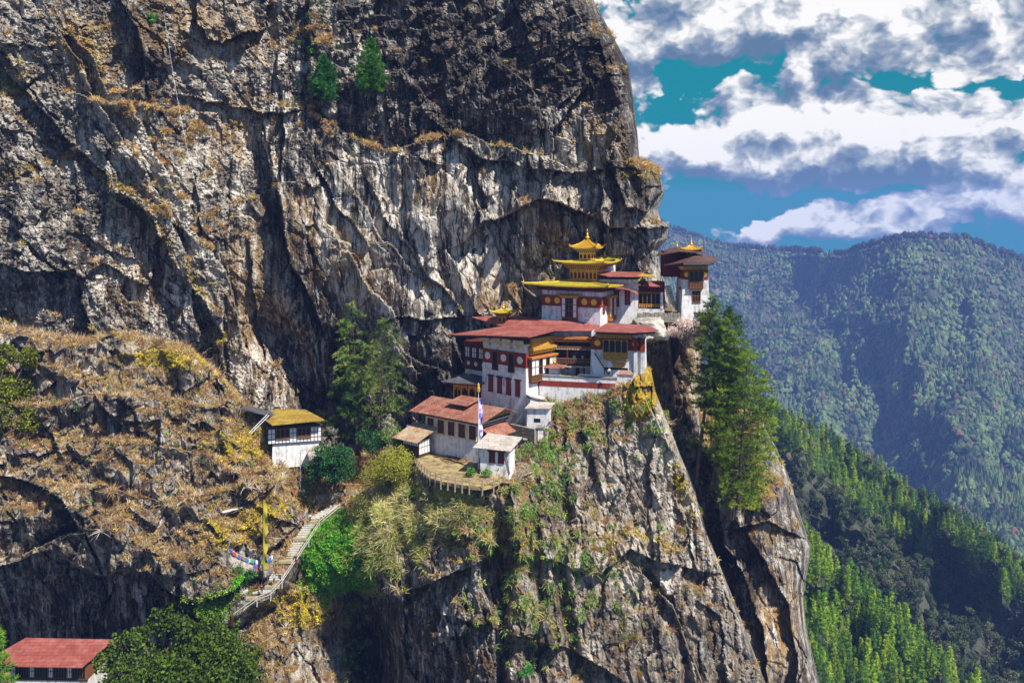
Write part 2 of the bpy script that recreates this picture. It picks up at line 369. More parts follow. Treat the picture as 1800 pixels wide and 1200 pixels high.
def A_masks(x, y, V, N):
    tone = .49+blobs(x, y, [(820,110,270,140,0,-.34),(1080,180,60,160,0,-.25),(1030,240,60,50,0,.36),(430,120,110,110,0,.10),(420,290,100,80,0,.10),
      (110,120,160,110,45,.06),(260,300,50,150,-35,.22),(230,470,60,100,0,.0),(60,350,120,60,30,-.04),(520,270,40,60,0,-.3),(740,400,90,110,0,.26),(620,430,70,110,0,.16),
      (880,380,60,70,0,.14),(1010,330,90,30,0,.14),(850,500,90,60,0,.20),(560,520,30,190,-28,-.35),(560,650,60,90,0,-.3),(480,650,50,80,0,.16),(400,560,40,120,0,.05),  # long slanting dark blob paints shade into the diagonal cleft
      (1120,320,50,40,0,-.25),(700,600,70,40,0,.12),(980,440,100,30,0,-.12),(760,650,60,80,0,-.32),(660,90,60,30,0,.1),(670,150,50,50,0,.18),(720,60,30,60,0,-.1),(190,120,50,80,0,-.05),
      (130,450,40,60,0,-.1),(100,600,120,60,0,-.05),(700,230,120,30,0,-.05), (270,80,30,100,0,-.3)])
    streak = .35+blobs(x, y, [(720,400,200,150,0,.9),(230,470,110,110,0,.6),(470,620,120,120,0,.6),(500,150,60,90,0,.4),(1030,240,60,60,0,.4),(660,130,60,60,0,.5),(430,260,90,90,0,.3),(1000,430,200,60,0,.2)])
    up = np.clip(N[:, 2], 0, 1)
    gp = blobs(x, y, [(600,225,110,50,10,.5),(780,250,130,30,0,.35),(240,190,130,55,25,.65),(310,260,60,60,0,.3),(120,30,60,80,45,.3),(520,40,70,50,0,.4),(330,370,130,40,30,.4),(150,255,70,25,0,.5),
      (400,400,90,40,35,.45),(480,330,70,40,-25,.3),(860,520,90,25,-20,.25),(560,90,60,70,0,.35),(940,60,120,80,0,.05),(60,470,90,90,0,-.1),(1130,295,50,16,0,.5),(370,500,40,90,-30,.25),(250,350,50,40,0,.3)])
    grass = np.clip((up-.42)*1.6, 0, .75)+gp*(.35+up)-.1
    ochre = .12+blobs(x, y, [(960,400,90,60,0,.35),(620,470,60,90,0,.5),(300,40,80,60,0,.5),(1040,250,50,50,0,.55),(430,60,80,60,0,.35),(880,520,90,40,0,.6),(150,90,60,60,0,.5),(420,230,60,60,0,.5),(520,380,50,60,0,.4),(740,330,60,40,0,.4),(440,500,50,120,0,.5),(480,620,70,90,0,.3),(250,470,60,100,0,.35)])
    moss = blobs(x, y, [(20,130,40,50,0,.9),(150,80,60,50,0,.7),(20,300,50,20,0,.9),(200,320,60,15,35,.8),(290,420,90,14,45,.8),(340,500,60,12,50,.8),(380,590,30,20,40,.9),(20,560,40,40,0,.7),(230,610,80,30,20,.9),(1130,300,50,20,0,.8),(900,255,60,12,0,.5)])*(.3+up)*1.2
    return tone, grass, ochre, np.zeros(x.shape), streak, moss

def B_edge(y): return interp(y, [640,690,740,800,860,930,1000,1100,1200,1330], [1142,1152,1172,1196,1222,1240,1268,1308,1345,1395])
B_top = lambda x: interp(x, [-200,0,150,200,330,380,430,500,560,620,700,740,860,925,945,1000,1060,1100,1135,1152], [540,575,600,585,612,655,712,770,812,802,795,792,775,745,700,692,690,672,645,650])
B_base = tps([(-200,560,212),(0,600,203),(150,600,203),(330,620,203),(400,680,199),(440,740,196),(500,790,194),(0,800,190),(200,780,188),(350,800,186),(480,850,185),
 (0,980,180),(200,980,176),(350,980,174),(450,950,178),(-200,1000,182),(-200,1330,178),(-30,1320,166),(110,1325,170),(320,1315,160),(0,1150,190),(200,1150,188),(330,1130,180),(400,1085,172),(440,1062,173),
 (480,1030,175),(520,960,181),(550,915,185),(592,888,188),(520,868,188),(600,870,188),(600,1000,177),(640,900,180),(620,950,177),(665,940,174),(560,1000,177),(560,1050,174),(590,1120,184),(650,1130,190),(480,1200,165),(560,1200,176),
 (400,1330,155),(620,802,204),(700,800,200),(735,822,178),(760,840,172),(850,860,165),(880,848,168),(905,828,176),(940,770,184),(756,797,189),(845,816,180),(895,795,186),(760,900,171),(850,900,164),(800,960,165),(760,1000,168),(700,900,174),(700,1100,175),(800,1150,165),
 (900,1000,166),(1000,900,177),(1000,750,185),(945,702,193),(1050,700,190),(1100,700,188),(1140,690,189),(1100,850,184),(1200,860,190),(1000,1100,173),(1150,1000,182),
 (1250,1010,190),(1310,1100,192),(1300,1330,186),(1000,1330,172),(700,1330,172),(1150,1200,178)])
STAIR = [(396,1086),(433,1056),(468,1043),(486,1018),(527,948),(545,918),(592,888)]
PATHS = [STAIR, [(340,1098),(396,1086)], [(505,868),(560,862),(600,850),(612,835)], [(592,888),(600,862),(612,840)], [(466,1004),(465,985)], [(405,984),(470,1000)]]
def B_depth(x, y):
    wx = x+6*fbm(np.stack([x/60, y/60, 0*x+3], -1), 4); wy = y+6*fbm(np.stack([x/60, y/60, 0*x+5], -1), 4)
    Y = B_base(x, y)
    S = lambda poly, a, wr, wl=8.: step(wx, wy, poly, a, wr, wl)
    Y = Y+S([(-220,1000),(0,990),(90,965),(170,1012),(260,1005),(300,1040),(340,1050),(400,1040),(430,1010)], 13, 120, 60)
    Y = Y+S([(-220,800),(-20,835),(50,845),(110,880),(140,930),(60,965)], 8, 50, 30)
    Y = Y+S([(80,760),(110,800),(60,830)], 4, 30, 20)
    Y = Y+S([(590,985),(640,1035),(700,1045),(790,1010),(845,985),(870,960)], 5, 60, 40)
    Y = Y+S([(840,985),(870,1120),(880,1330)], 5, 30, 30)[...]*-1
    Y = Y+S([(700,1045),(730,1130),(790,1200),(800,1330)], 3, 40, 8)
    Y = Y+groove(wx, wy, [(625,1040),(650,1130),(660,1330)], 12, 32)
    Y = Y+S([(900,860),(905,960),(890,1050)], 3.5, 40, 20)
    Y = Y+S([(985,860),(1000,960),(1010,1040)], -3, 40, 15)
    Y = Y+S([(870,960),(960,985),(1060,1010),(1110,960),(1150,985),(1220,1000)], 4, 60, 25)
    Y = Y+S([(1110,985),(1180,1060),(1220,1160),(1260,1300)], -4, 50, 20)
    Y = Y+S([(850,1100),(1000,1140),(1100,1200)], 4, 60, 15)
    Y = Y+S([(430,880),(480,905),(520,920),(560,880)], 2.5, 20, 12)
    Y = Y+groove(wx, wy, [(868,890),(885,1050),(880,1220)], 4, 12)+groove(wx, wy, [(1003,880),(985,1000),(1012,1170)], 4, 11)+groove(wx, wy, [(1150,1030),(1195,1120),(1220,1260)], 4, 11)+groove(wx, wy, [(940,930),(950,1050),(935,1150)], 3, 9)
    Y = Y+S([(-60,690),(80,715),(170,690),(300,700),(400,715)], -3, 30, 14)+S([(60,870),(180,850),(300,880),(420,850)], -3, 34, 14)+S([(150,770),(260,780),(380,800)], -2.5, 26, 12)
    # terrace retaining bank
    Y = Y+S([(732,835),(760,850),(850,862),(905,838)], 3.5, 30, 10)
    # right flank: the edge of the rock pinnacle
    Y = Y+S([(1128,690),(1190,800),(1222,880),(1200,1000)], 4, 40, 20)*-1
    q = Pn(x, y, np.full(x.shape, 190.))
    hill = 1/(1+np.exp((x-560)/40.))*1/(1+np.exp((y-1010)/14.)); rocky = 1-hill
    v1, e1 = facets(wx, wy, 70, 1.1, R(-30), 43); v2, e2 = facets(wx, wy, 62, 3.4, R(-8), 45)
    Y = Y+3.4*v1*hill+2.4*v2*rocky
    v1, e1 = facets(wx, wy, 26, 1.2, R(-30), 53); v2, e2 = facets(wx, wy, 24, 3.2, R(-10), 55)
    Y = Y+2.1*(v1*hill)+1.3*v2*rocky
    Y = Y+.5*np.exp(-(e2/.05)**2)*rocky
    v2, _ = facets(wx, wy, 9, 2.6, R(-10), 65)
    Y = Y+.65*v2
    soft = Y*0+1
    Y2 = Y+2.2*fbm(q/11., 4)*(.4+hill)+.7*fbm(q/2.5, 3)
    # calm ground round the stairs and paths
    d = np.min([np.abs(sdist(x, y, p)) for p in PATHS], 0); w = np.clip((d-9)/22., 0, 1); w = w*w*(3-2*w)*(1-.75*np.clip(blobs(x, y, [(590,960,75,70,0,1.2)]), 0, 1))
    # terrace below the long house and behind it
    tr = np.clip(np.maximum(np.abs(x-820)/95., np.abs(y-826)/26.), 0, 2); tw = np.clip((tr-.85)*4, 0, 1); w = w*tw
    return B_base(x, y)*(1-w)+Y2*w
def B_masks(x, y, V, N):
    up = np.clip(N[:, 2], 0, 1)
    tone = .48+blobs(x, y, [(60,920,90,60,0,-.18),(180,1060,230,50,0,-.16),(750,1120,110,100,0,-.20),(1000,880,40,60,0,-.2),(1120,900,120,130,0,.14),(1050,1000,90,60,0,.14),
       (640,1120,40,100,0,-.5),(1180,1010,80,40,0,.12),(980,1130,100,60,0,-.10),(1250,1080,50,90,0,-.05),(1140,760,60,50,0,.25),(1210,960,30,70,0,-.1),(560,1170,60,50,0,.15),(520,830,40,30,0,.1)])
    streak = .35+blobs(x, y, [(750,1120,120,100,0,.45),(60,950,100,60,0,.4),(200,1080,200,50,0,.4),(1230,950,50,100,0,.4)])
    grass = (up-.30)*1.5+blobs(x, y, [(260,800,330,200,0,.22),(1080,1010,190,190,0,-.10),(1128,690,28,48,15,-1.0),(1120,860,80,80,0,-.15),(930,1100,120,120,0,-.2),(450,850,110,90,0,.3),(330,960,200,70,0,.25),(520,1090,110,60,0,.55),(800,930,130,60,0,.55),(1050,750,110,60,0,.45),(920,960,60,140,0,.10),
       (620,880,60,60,0,.2),(60,940,110,50,0,-.55),(180,1080,260,50,0,-.9),(740,1130,120,80,0,-.9),(1080,920,40,120,0,.30),(1190,1080,90,120,0,.18),(1120,760,40,60,-30,.3),(640,1120,40,100,0,-.6),(980,880,30,40,0,-.4),(1160,870,70,90,0,-.05)])
    ochre = .25+blobs(x, y, [(1128,690,28,48,15,2.2),(450,830,90,50,0,.3),(900,960,40,80,0,.4),(1000,1000,200,150,0,.15)])
    green = blobs(x, y, [(600,960,60,75,-30,1.0),(560,1000,40,60,0,.7),(660,900,40,50,0,.5),(950,800,60,40,0,.4),(700,960,60,30,0,.35),(430,1030,40,25,0,.6),(370,1070,50,25,0,.5),(530,860,30,20,0,.5),(620,1020,60,25,0,.4),(720,870,20,16,0,.7)])-.05
    moss = blobs(x, y, [(1128,690,30,50,25,1.6),(440,780,80,36,0,1.0),(430,920,90,30,-25,1.0),(300,630,90,25,0,.8),(410,650,30,80,-40,.9),(530,1070,70,40,0,.8),(820,848,90,12,0,1.0),(1200,870,14,60,-20,.7),(1150,950,60,10,20,.7),(540,880,30,14,0,.8),(930,940,20,60,0,.5)])
    return tone, grass, ochre, green, streak, moss

def C_edge(y): return interp(y, [545,560,600,650,700,760,850,950], [1258,1252,1240,1232,1228,1236,1250,1260])
def C_depth(x, y):
    Y = 213+0*x+(x-1150)*.0+rim(1245-x, 45, 2)+step(x, y, [(1175,545),(1185,700),(1195,900)], -4, 50, 20)
    v, e = facets(x, y, 24, 3.2, R(-3), 71); v2, _ = facets(x, y, 9, 3.5, R(2), 72)
    q = Pn(x, y, np.full(x.shape, 213.))
    return Y+1.3*v+.4*v2+.8*fbm(q/4., 4)
def C_masks(x, y, V, N):
    tone = .12+blobs(x, y, [(1222,660,20,90,0,.55),(1160,570,40,30,0,.25),(1200,560,60,10,0,.35)])
    return tone, np.clip(N[:, 2]-.3, 0, 1)+blobs(x, y, [(1200,552,70,10,0,.4)]), .3+blobs(x, y, [(1225,660,20,90,0,.5)]), 0*x, .45+0*x, 0*x

def D_edge(y): return interp(y, [730,760,790,820,850,900,960,1000,1050,1100,1150,1200,1330], [1338,1350,1366,1380,1391,1405,1425,1420,1412,1417,1428,1441,1475])
D_top = lambda x: interp(x, [1100,1180,1215,1250,1300,1340], [735,725,770,790,775,740])
D_base = tps([(1100,720,212),(1180,730,212),(1220,800,208),(1250,840,207),(1300,880,205),(1340,780,212),(1380,850,212),(1330,900,204),(1400,950,212),(1350,1000,204),(1280,950,208),(1300,1050,206),
   (1390,1100,206),(1340,1150,200),(1300,1330,204),(1440,1330,206),(1100,1000,214),(1100,1330,214),(1240,900,209)])
def D_depth(x, y):
    wx = x+6*fbm(np.stack([x/50, y/50, 0*x+3], -1), 3); wy = y+6*fbm(np.stack([x/50, y/50, 0*x+5], -1), 3)
    Y = D_base(x, y)
    Y = Y+step(wx, wy, [(1300,920),(1345,990),(1385,1060),(1400,1150),(1395,1330)], 4, 40, 20)*1
    Y = Y+step(wx, wy, [(1262,900),(1275,960),(1310,1020),(1340,1100),(1350,1200),(1360,1330)], 6, 36, 8)*1
    Y = Y+step(wx, wy, [(1300,925),(1350,915),(1400,940)], 3, 25, 15)
    q = Pn(x, y, np.full(x.shape, 206.))
    v, e = facets(wx, wy, 45, 2.2, R(-14), 81); v2, e2 = facets(wx, wy, 18, 2., R(-16), 82); v3, _ = facets(wx, wy, 8, 2., R(-16), 83)
    return Y+1.8*v+.8*v2+.35*v3+1.3*fbm(q/8., 4)+.4*fbm(q/2., 3)+.5*np.exp(-(e/.05)**2)
def D_masks(x, y, V, N):
    up = np.clip(N[:, 2], 0, 1)
    tone = .38+blobs(x, y, [(1310,990,40,60,0,-.22),(1370,1110,40,90,0,.26),(1370,1010,30,30,0,-.1),(1400,960,40,60,0,.10),(1380,850,40,60,0,.05),(1270,1000,16,90,-15,-.4)])
    grass = (up-.3)*1.5+blobs(x, y, [(1340,860,60,50,0,.5),(1270,860,90,40,0,.5),(1380,930,40,20,0,.3),(1320,1000,50,60,0,-.4),(1370,1110,50,70,0,-.8)])
    ochre = .15+blobs(x, y, [(1365,1110,42,95,0,.75),(1340,930,40,30,0,.4)])
    return tone, grass, ochre, blobs(x, y, [(1225,780,40,30,0,.5)]), .4+blobs(x, y, [(1360,1080,60,120,0,.4)]), 0*x

class Patch:
    """a sheet of terrain, ruled between a left limit, a right outline, a top outline and a bottom row; rounded off and carried back at its rims"""
    def __init__(s, name, label, x0, edge, top, y1, depth, masks, nu, nv, e_rim=(26, 14), t_rim=(10, 4), back=60, topback=40, x_power=1.0, mat_=None, tdrop=lambda x: 2+0*x):
        u = np.linspace(0, 1, nu)**x_power; v = np.linspace(0, 1, nv)
        U, Vv = np.meshgrid(u, v)
        ytl = top if callable(top) else None
        xr0 = edge(np.array([ytl(1e9) if ytl else top]))[0]
        yr_top = float(ytl(1e9)) if ytl else top
        yr = yr_top+(y1-yr_top)*Vv
        X = x0+U*(edge(yr)-x0)
        tx = x0+U*(xr0-x0)
        ty = ytl(tx) if ytl else top+0*tx
        Yp = ty+(y1-ty)*Vv
        s.edge = edge
        dep = depth(X, Yp)
        d_e = (edge(yr)-X); d_t = (Yp-ty)
        dep = dep+rim(d_e, *e_rim)+(rim(d_t, *t_rim) if ytl else 0)
        s.X, s.Yp, s.D = X, Yp, dep
        G = Pn(X, Yp, dep)
        # carry back at the right: world points continue behind
        ext = [G]
        for k in (1, 2, 3, 4):
            e = G[:, -1:].copy(); e[..., 1] += back*(k/4.)**1.3; e[..., 0] -= back*.25*k/4.; ext.append(e)
        G = np.concatenate(ext, 1)
        if ytl:
            rows = []
            for k in (4, 3, 2, 1):
                e = G[:1].copy(); e[..., 1] += topback*(k/4.)**1.2; e[..., 2] -= (k/4.)*tdrop(np.concatenate([X[:1]]+[X[:1, -1:]]*4, 1)); rows.append(e)
            G = np.concatenate(rows+[G], 0)
            Xf = np.concatenate([np.repeat(X, 1, 0)[:1]]*4+[X], 0); Yf = np.concatenate([Yp[:1]]*4+[Yp], 0)
        else: Xf, Yf = X, Yp
        Xf = np.concatenate([Xf]+[Xf[:, -1:]]*4, 1); Yf = np.concatenate([Yf]+[Yf[:, -1:]]*4, 1)
        nr, nc = G.shape[:2]
        # normals for the masks
        gu = np.gradient(G, axis=1); gv = np.gradient(G, axis=0); N = np.cross(gv, gu); N /= np.linalg.norm(N, axis=-1, keepdims=True)+1e-9
        s.G, s.N = G, N; s.Xf, s.Yf = Xf, Yf
        # smoothed normal for vegetation
        Ns = N.copy()
        for _ in range(3):
            Ns[1:-1, 1:-1] = (Ns[1:-1, 1:-1]+Ns[:-2, 1:-1]+Ns[2:, 1:-1]+Ns[1:-1, :-2]+Ns[1:-1, 2:])/5
        s.Ns = Ns
        mk = masks(Xf.ravel(), Yf.ravel(), G.reshape(-1, 3), Ns.reshape(-1, 3))
        s.mk = [np.asarray(k).reshape(nr, nc) for k in mk]
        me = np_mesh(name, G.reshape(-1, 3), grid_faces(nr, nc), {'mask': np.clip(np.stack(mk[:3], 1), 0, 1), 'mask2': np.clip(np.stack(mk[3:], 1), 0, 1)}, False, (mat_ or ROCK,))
        s.o = tag(link(name, me), label, None, None, 'structure')
        s.depthf, s.etop = depth, ytl
    def at(s, x, y):
        """world point of the sheet seen at a frame position"""
        d = (s.X-x)**2+(s.Yp-y)**2; i = np.unravel_index(np.argmin(d), d.shape)
        a, b = i; sl_ = (slice(max(a-1, 0), a+2), slice(max(b-1, 0), b+2))
        return P(x, y, float(np.median(s.D[sl_])))
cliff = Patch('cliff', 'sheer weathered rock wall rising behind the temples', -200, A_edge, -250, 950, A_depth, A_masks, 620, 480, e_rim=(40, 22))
buttress = Patch('hillside', 'steep rock and dry grass slope carrying the temples, the stairs and the left hillside', -200, B_edge, lambda x: B_top(np.minimum(x, 1152)), 1330, B_depth, B_masks, 640, 330, e_rim=(14, 8), tdrop=lambda x: np.interp(x, [690, 760], [30, 3]))
ledge = Patch('rock_ledge', 'dark rock pillar below the upper tower', 1090, C_edge, lambda x: 548+0*np.minimum(x, 1), 950, C_depth, C_masks, 90, 150, e_rim=(14, 8), t_rim=(3, 1))
spur = Patch('rock_spur', 'rounded rock spur below the pine cluster', 1090, D_edge, lambda x: D_top(np.minimum(x, 1340)), 1330, D_depth, D_masks, 170, 260, e_rim=(30, 18))
# ================================================================== FAR TERRAIN
def forest_floor(name, c1, c2, c3):
    m, t, b = mat(name); pos = t.new('ShaderNodeNewGeometry').outputs['Position']
    n = t.noise(pos, .012, 6, .65); n2 = t.noise(pos, .08, 6, .7)
    c = t.mix(t.ms(n2, .35, .65), c1, c2); c = t.mix(t.ms(n, .55, .66), c, c3)
    t.l.new(c, b.inputs['Base Color']); b.inputs['Roughness'].default_value = .95
    bp = t.new('ShaderNodeBump'); bp.inputs['Strength'].default_value = 1; bp.inputs['Distance'].default_value = 6
    t.l.new(n2, bp.inputs['Height']); t.l.new(bp.outputs[0], b.inputs['Normal']); return m
FLOOR = forest_floor('forest_floor', (.03, .04, .02), (.08, .08, .045), (.24, .17, .12))
M3top = lambda x: interp(x, [800,1100,1170,1200,1225,1250,1300,1350,1400,1480,1540,1600,1700,1740,1800,1900,2100,2500], [330,372,399,407,415,426,434,437,440,447,428,417,420,438,458,480,470,520])
def M3_depth(x, y):
    t = np.clip((y-M3top(x))/420., 0, 1.4)
    Y = 2700-1000*t
    q = np.stack([x/150, y/260, 0*x], -1)
    Y = Y+190*fbm(q, 4)*np.clip(t*5, .15, 1)
    # side ridges running down towards the viewer
    Y = Y+850/(1+np.exp((x-1440)/45.))*np.clip(1-t*.9, .1, 1)-130*np.exp(-((x-1640-(y-420)*.18)/120.)**2)*np.clip(t*3, .2, 1)+130*np.exp(-((x-1430-(y-440)*.35)/90.)**2)*np.clip(t*3, 0, 1)+250*np.exp(-((x-1230)/90.)**2)*np.clip(t*3, 0, 1)
    return Y
zero_m = lambda x, y, V, N: [0*x]*6
mountain = Patch('mountain', 'far forested mountain closing the valley', 860, lambda y: 2500+0*y, lambda x: M3top(np.minimum(x, 2500)), 1500, M3_depth, zero_m, 200, 140, e_rim=(30, 40), t_rim=(8, 60), topback=250, tdrop=lambda x: 120+0*x, mat_=FLOOR)
M1top = lambda x: interp(x, [1000,1200,1330,1370,1450,1500,1560,1600,1700,1800,1950,2200], [560,640,712,738,775,806,850,878,935,1010,1110,1250])
M1_depth = lambda x, y: 610-70*np.clip((y-M1top(x))/300., 0, 2)-(x-1400)*.16+26*fbm(np.stack([x/90, y/90, 0*x], -1), 4)+30*np.exp(-((x-1560-(y-900)*.9)/60.)**2)
ridge = Patch('ridge', 'nearer forested ridge descending to the right', 1050, lambda y: 2200+0*y, lambda x: M1top(np.minimum(x, 2200)), 1700, M1_depth, zero_m, 140, 120, e_rim=(30, 20), t_rim=(10, 20), topback=200, tdrop=lambda x: 120+0*x, mat_=FLOOR)
M2top = lambda x: interp(x, [1150,1300,1400,1440,1480,1550,1620,1690,1760,1900], [800,870,950,985,1025,1080,1140,1205,1270,1400])
M2_depth = lambda x, y: 385-35*np.clip((y-M2top(x))/250., 0, 2)-(x-1400)*.08+12*fbm(np.stack([x/70, y/70, 0*x], -1), 4)
ridge2 = Patch('slope', 'closest wooded slope at the lower right', 1180, lambda y: 1900+0*y, lambda x: M2top(np.minimum(x, 1900)), 1750, M2_depth, zero_m, 120, 100, e_rim=(30, 20), t_rim=(10, 12), topback=90, tdrop=lambda x: 60+0*x, mat_=FLOOR)
# valley floor to the horizon
g = np_mesh('ground', [(-6000, -3000, -760), (9000, -3000, -760), (9000, 3600, -760), (-6000, 3600, -760)], np.array([(0, 1, 2, 3)]), mats=(FLOOR,))
tag(link('ground', g), 'valley floor', None, None, 'structure')

# ================================================================== VEGETATION GENERATORS
rng = np.random.RandomState(11)
def unit(v): return v/(np.linalg.norm(v, axis=-1, keepdims=True)+1e-9)
def blades(C, Dn, n, L, w, spread, col, bend=.4, rs=rng, tri=False, jit=.25, tip=1.25):
    N = len(C); C = np.repeat(C, n, 0); D = np.repeat(unit(Dn), n, 0); L = np.repeat(np.broadcast_to(L, (N,)), n)*rs.uniform(.6, 1.15, N*n)
    col = np.repeat(np.broadcast_to(col, (N, 3)), n, 0)*(1+jit*rs.uniform(-1, 1, (N*n, 1)))
    d = unit(D+spread*rs.normal(size=(N*n, 3))); s = unit(np.cross(d, rs.normal(size=(N*n, 3))))*w*.5
    base = C+.12*L[:, None]*rs.normal(size=(N*n, 3))
    if tri:
        V = np.stack([base-s, base+s, base+d*L[:, None]], 1); c = np.stack([col*.85, col*.85, col*tip], 1)
        return V.reshape(-1, 3), np.arange(N*n*3).reshape(-1, 3), c.reshape(-1, 3)
    mid = base+d*L[:, None]*.55; d2 = d.copy(); d2[:, 2] -= bend; d2 = unit(d2); tipv = mid+d2*L[:, None]*.5
    V = np.stack([base-s, base+s, mid+s*.8, mid-s*.8, tipv], 1); c = np.stack([col*.8, col*.8, col, col, col*tip], 1)
    k = np.arange(N*n)*5
    return V.reshape(-1, 3), [np.stack([k, k+1, k+2, k+3], 1), np.stack([k+3, k+2, k+4], 1)], c.reshape(-1, 3)
def leaves(C, size, col, rs=rng, up=.3, asp=.6, jit=.3):
    N = len(C); a = unit(rs.normal(size=(N, 3))); n = unit(rs.normal(size=(N, 3))+np.array((.2, -.2, up))); b = unit(np.cross(n, a)); a = np.cross(b, n)
    s = (np.broadcast_to(size, (N,))*rs.uniform(.6, 1.2, N))[:, None]
    V = np.stack([C-a*s, C-b*s*asp, C+a*s, C+b*s*asp], 1); c = np.broadcast_to(col, (N, 3))*(1+jit*rs.uniform(-1, 1, (N, 1)))
    return V.reshape(-1, 3), np.arange(N*4).reshape(-1, 4), np.repeat(c, 4, 0)
def merge(parts):
    V, Fq, Ft, Cc, o = [], [], [], [], 0
    for v, f, c in parts:
        for ff in (f if isinstance(f, list) else [f]):
            (Fq if ff.shape[1] == 4 else Ft).append(ff+o)
        V.append(v); Cc.append(c); o += len(v)
    Fs = [np.concatenate(q) for q in (Fq, Ft) if q]
    return np.concatenate(V), Fs, np.concatenate(Cc)
def tube(pts, rad, n=7, col=(.1, .08, .06)):
    pts = np.array(pts, float); rad = np.array(rad, float); m = len(pts)
    t = unit(np.gradient(pts, axis=0)); a = unit(np.cross(t, np.array((.3, .8, .1)))); b = np.cross(t, a)
    ph = np.arange(n)*2*np.pi/n
    V = pts[:, None]+rad[:, None, None]*(np.cos(ph)[None, :, None]*a[:, None]+np.sin(ph)[None, :, None]*b[:, None])
    i = np.arange(m*n).reshape(m, n); j = np.roll(i, -1, 1)
    Fq = np.stack([i[:-1], j[:-1], j[1:], i[1:]], -1).reshape(-1, 4)
    return V.reshape(-1, 3), Fq, np.broadcast_to(col, (m*n, 3))

def conifer(h, rad, seed, clear=.12, whorls=34, per=5, sprays=7, needles=9, nl=.55, nw=.09, col=(.05, .14, .02), lean=(0, 0), up=.25, droop=.3, shape='cone', gap=0., trunk_r=None, cvar=.35, skip=0.):
    rs = np.random.RandomState(seed); trunk_r = trunk_r or h*.011
    tz = np.linspace(0, 1, 12); bendx = lean[0]*np.sin(tz*1.4)+h*.006*rs.normal(size=12).cumsum()*tz; bendy = lean[1]*tz
    tp = np.stack([bendx, bendy, tz*h], 1)
    wood = [tube(tp, trunk_r*(1-tz*.92)*(1+.5*np.exp(-tz*30)), 8, (.075, .055, .045))]
    Cs, Ds, Ls = [], [], []
    for k in range(whorls):
        f = clear+(1-clear)*((k+rs.uniform(0, .8))/whorls); z = f*h
        c = np.array([np.interp(f, tz, tp[:, 0]), np.interp(f, tz, tp[:, 1]), z])
        g = (f-clear)/(1-clear)
        if shape == 'cone': rr = rad*(1-g)**.8*(.55+.45*min(1, g*5))
        elif shape == 'open': rr = rad*(np.sin(np.pi*min(1, .12+g*.86))**.7)*(.9 if g < .9 else .6)
        else: rr = rad*(1-g**2.2)*(.4+.6*min(1, g*4))
        rr = max(rr, h*.015)
        for j in range(per):
            if rs.rand() < skip: continue
            a = rs.uniform(0, 2*np.pi); L = rr*rs.uniform(.55, 1.15)
            dirn = np.array([math.cos(a), math.sin(a), 0]); u0 = up+.5*g
            tt = np.linspace(0, 1, 5); br = c+dirn*L*tt[:, None]; br[:, 2] += L*(u0*tt-droop*tt**2)+.05*L*rs.normal()
            if L > rad*.3: wood.append(tube(br, np.linspace(trunk_r*.22*(1.2-f), .015, 5), 4, (.075, .055, .045)))
            ns = max(2, int(sprays*L/rad+1)); tsp = rs.uniform(.3 if L > rad*.35 else .1, 1.0, ns)
            pc = np.stack([np.interp(tsp, tt, br[:, q]) for q in range(3)], 1)
            side = np.cross(dirn, (0, 0, 1))*rs.uniform(-1, 1, (ns, 1))
            pc = pc+side*L*.26*(1.15-tsp)[:, None]+rs.normal(size=(ns, 3))*nl*.15
            dd = dirn*1.0+side*.9+np.array((0, 0, .35))
            Cs.append(pc); Ds.append(dd); Ls.append(np.full(ns, nl))
    C = np.concatenate(Cs); D = np.concatenate(Ds)
    clump = 1+cvar*perlin(C/(rad*.45+.3)+seed)*1.6
    cc = np.array(col)[None]*clump[:, None]; cc[:, 0] *= 1+.5*(clump-1)
    fol = blades(C, D, needles, np.concatenate(Ls), nw, .75, cc, rs=rs, tri=True, jit=.3, tip=1.35)
    return merge(wood), fol
def broadleaf(h, rad, seed, col, leaf=.5, n=1400, trunk=.35, blobs_n=9, flat=.75, tri=False, jit=.35, limbs=True, hollow=.55, br=(.34, .55), spread=.62):
    rs = np.random.RandomState(seed); cen = []
    for k in range(blobs_n):
        a = rs.uniform(0, 2*np.pi); r = rad*spread*math.sqrt(rs.rand()); cen.append((r*math.cos(a), r*math.sin(a), h*trunk+(h*(1-trunk))*rs.uniform(.15, .82), rad*rs.uniform(*br)))
    cen = np.array(cen); pick = rs.randint(0, blobs_n, n); d = unit(rs.normal(size=(n, 3))); rr = cen[pick, 3]*(hollow+(1-hollow)*rs.rand(n))*(1+.25*perlin(d*2.2+pick[:, None]))
    C = cen[pick, :3]+d*rr[:, None]*np.array((1, 1, flat)); C[:, 2] = np.maximum(C[:, 2], .05)
    cc = np.array(col)[None]*(1+.35*perlin(C/(rad*.35)+seed)[:, None])
    fol = leaves(C, leaf, cc, rs, .5, .6, jit)
    wood = [tube([(0, 0, -.5), (0, 0, h*trunk*.6), (rad*.05, 0, h*.6)], [h*.03, h*.022, h*.012], 6)]
    if limbs:
        for c in cen: wood.append(tube([(0, 0, h*trunk*.4), (c[0]*.45, c[1]*.45, (h*trunk*.5+c[2])*.5), tuple(c[:3])], [h*.016, h*.011, h*.004], 5))
    return merge(wood), fol
def make_tree(name, trunk_fol, loc, label, cat='tree', group=None, rz=0, scale=1., parts=('trunk', 'crown'), matf=None):
    wood, fol = trunk_fol
    r = link(name, None, None, tuple(loc)); r.rotation_euler.z = rz; r.scale = (scale,)*3; tag(r, label, cat, group)
    link(parts[0], np_mesh(parts[0], wood[0], wood[1], wood[2], True, (BARK,)), r)
    link(parts[1], np_mesh(parts[1], fol[0], fol[1], fol[2], False, (matf or LEAF,)), r)
    return r
def surf(patch, x, y): return Pn(x, y, patch(x, y))

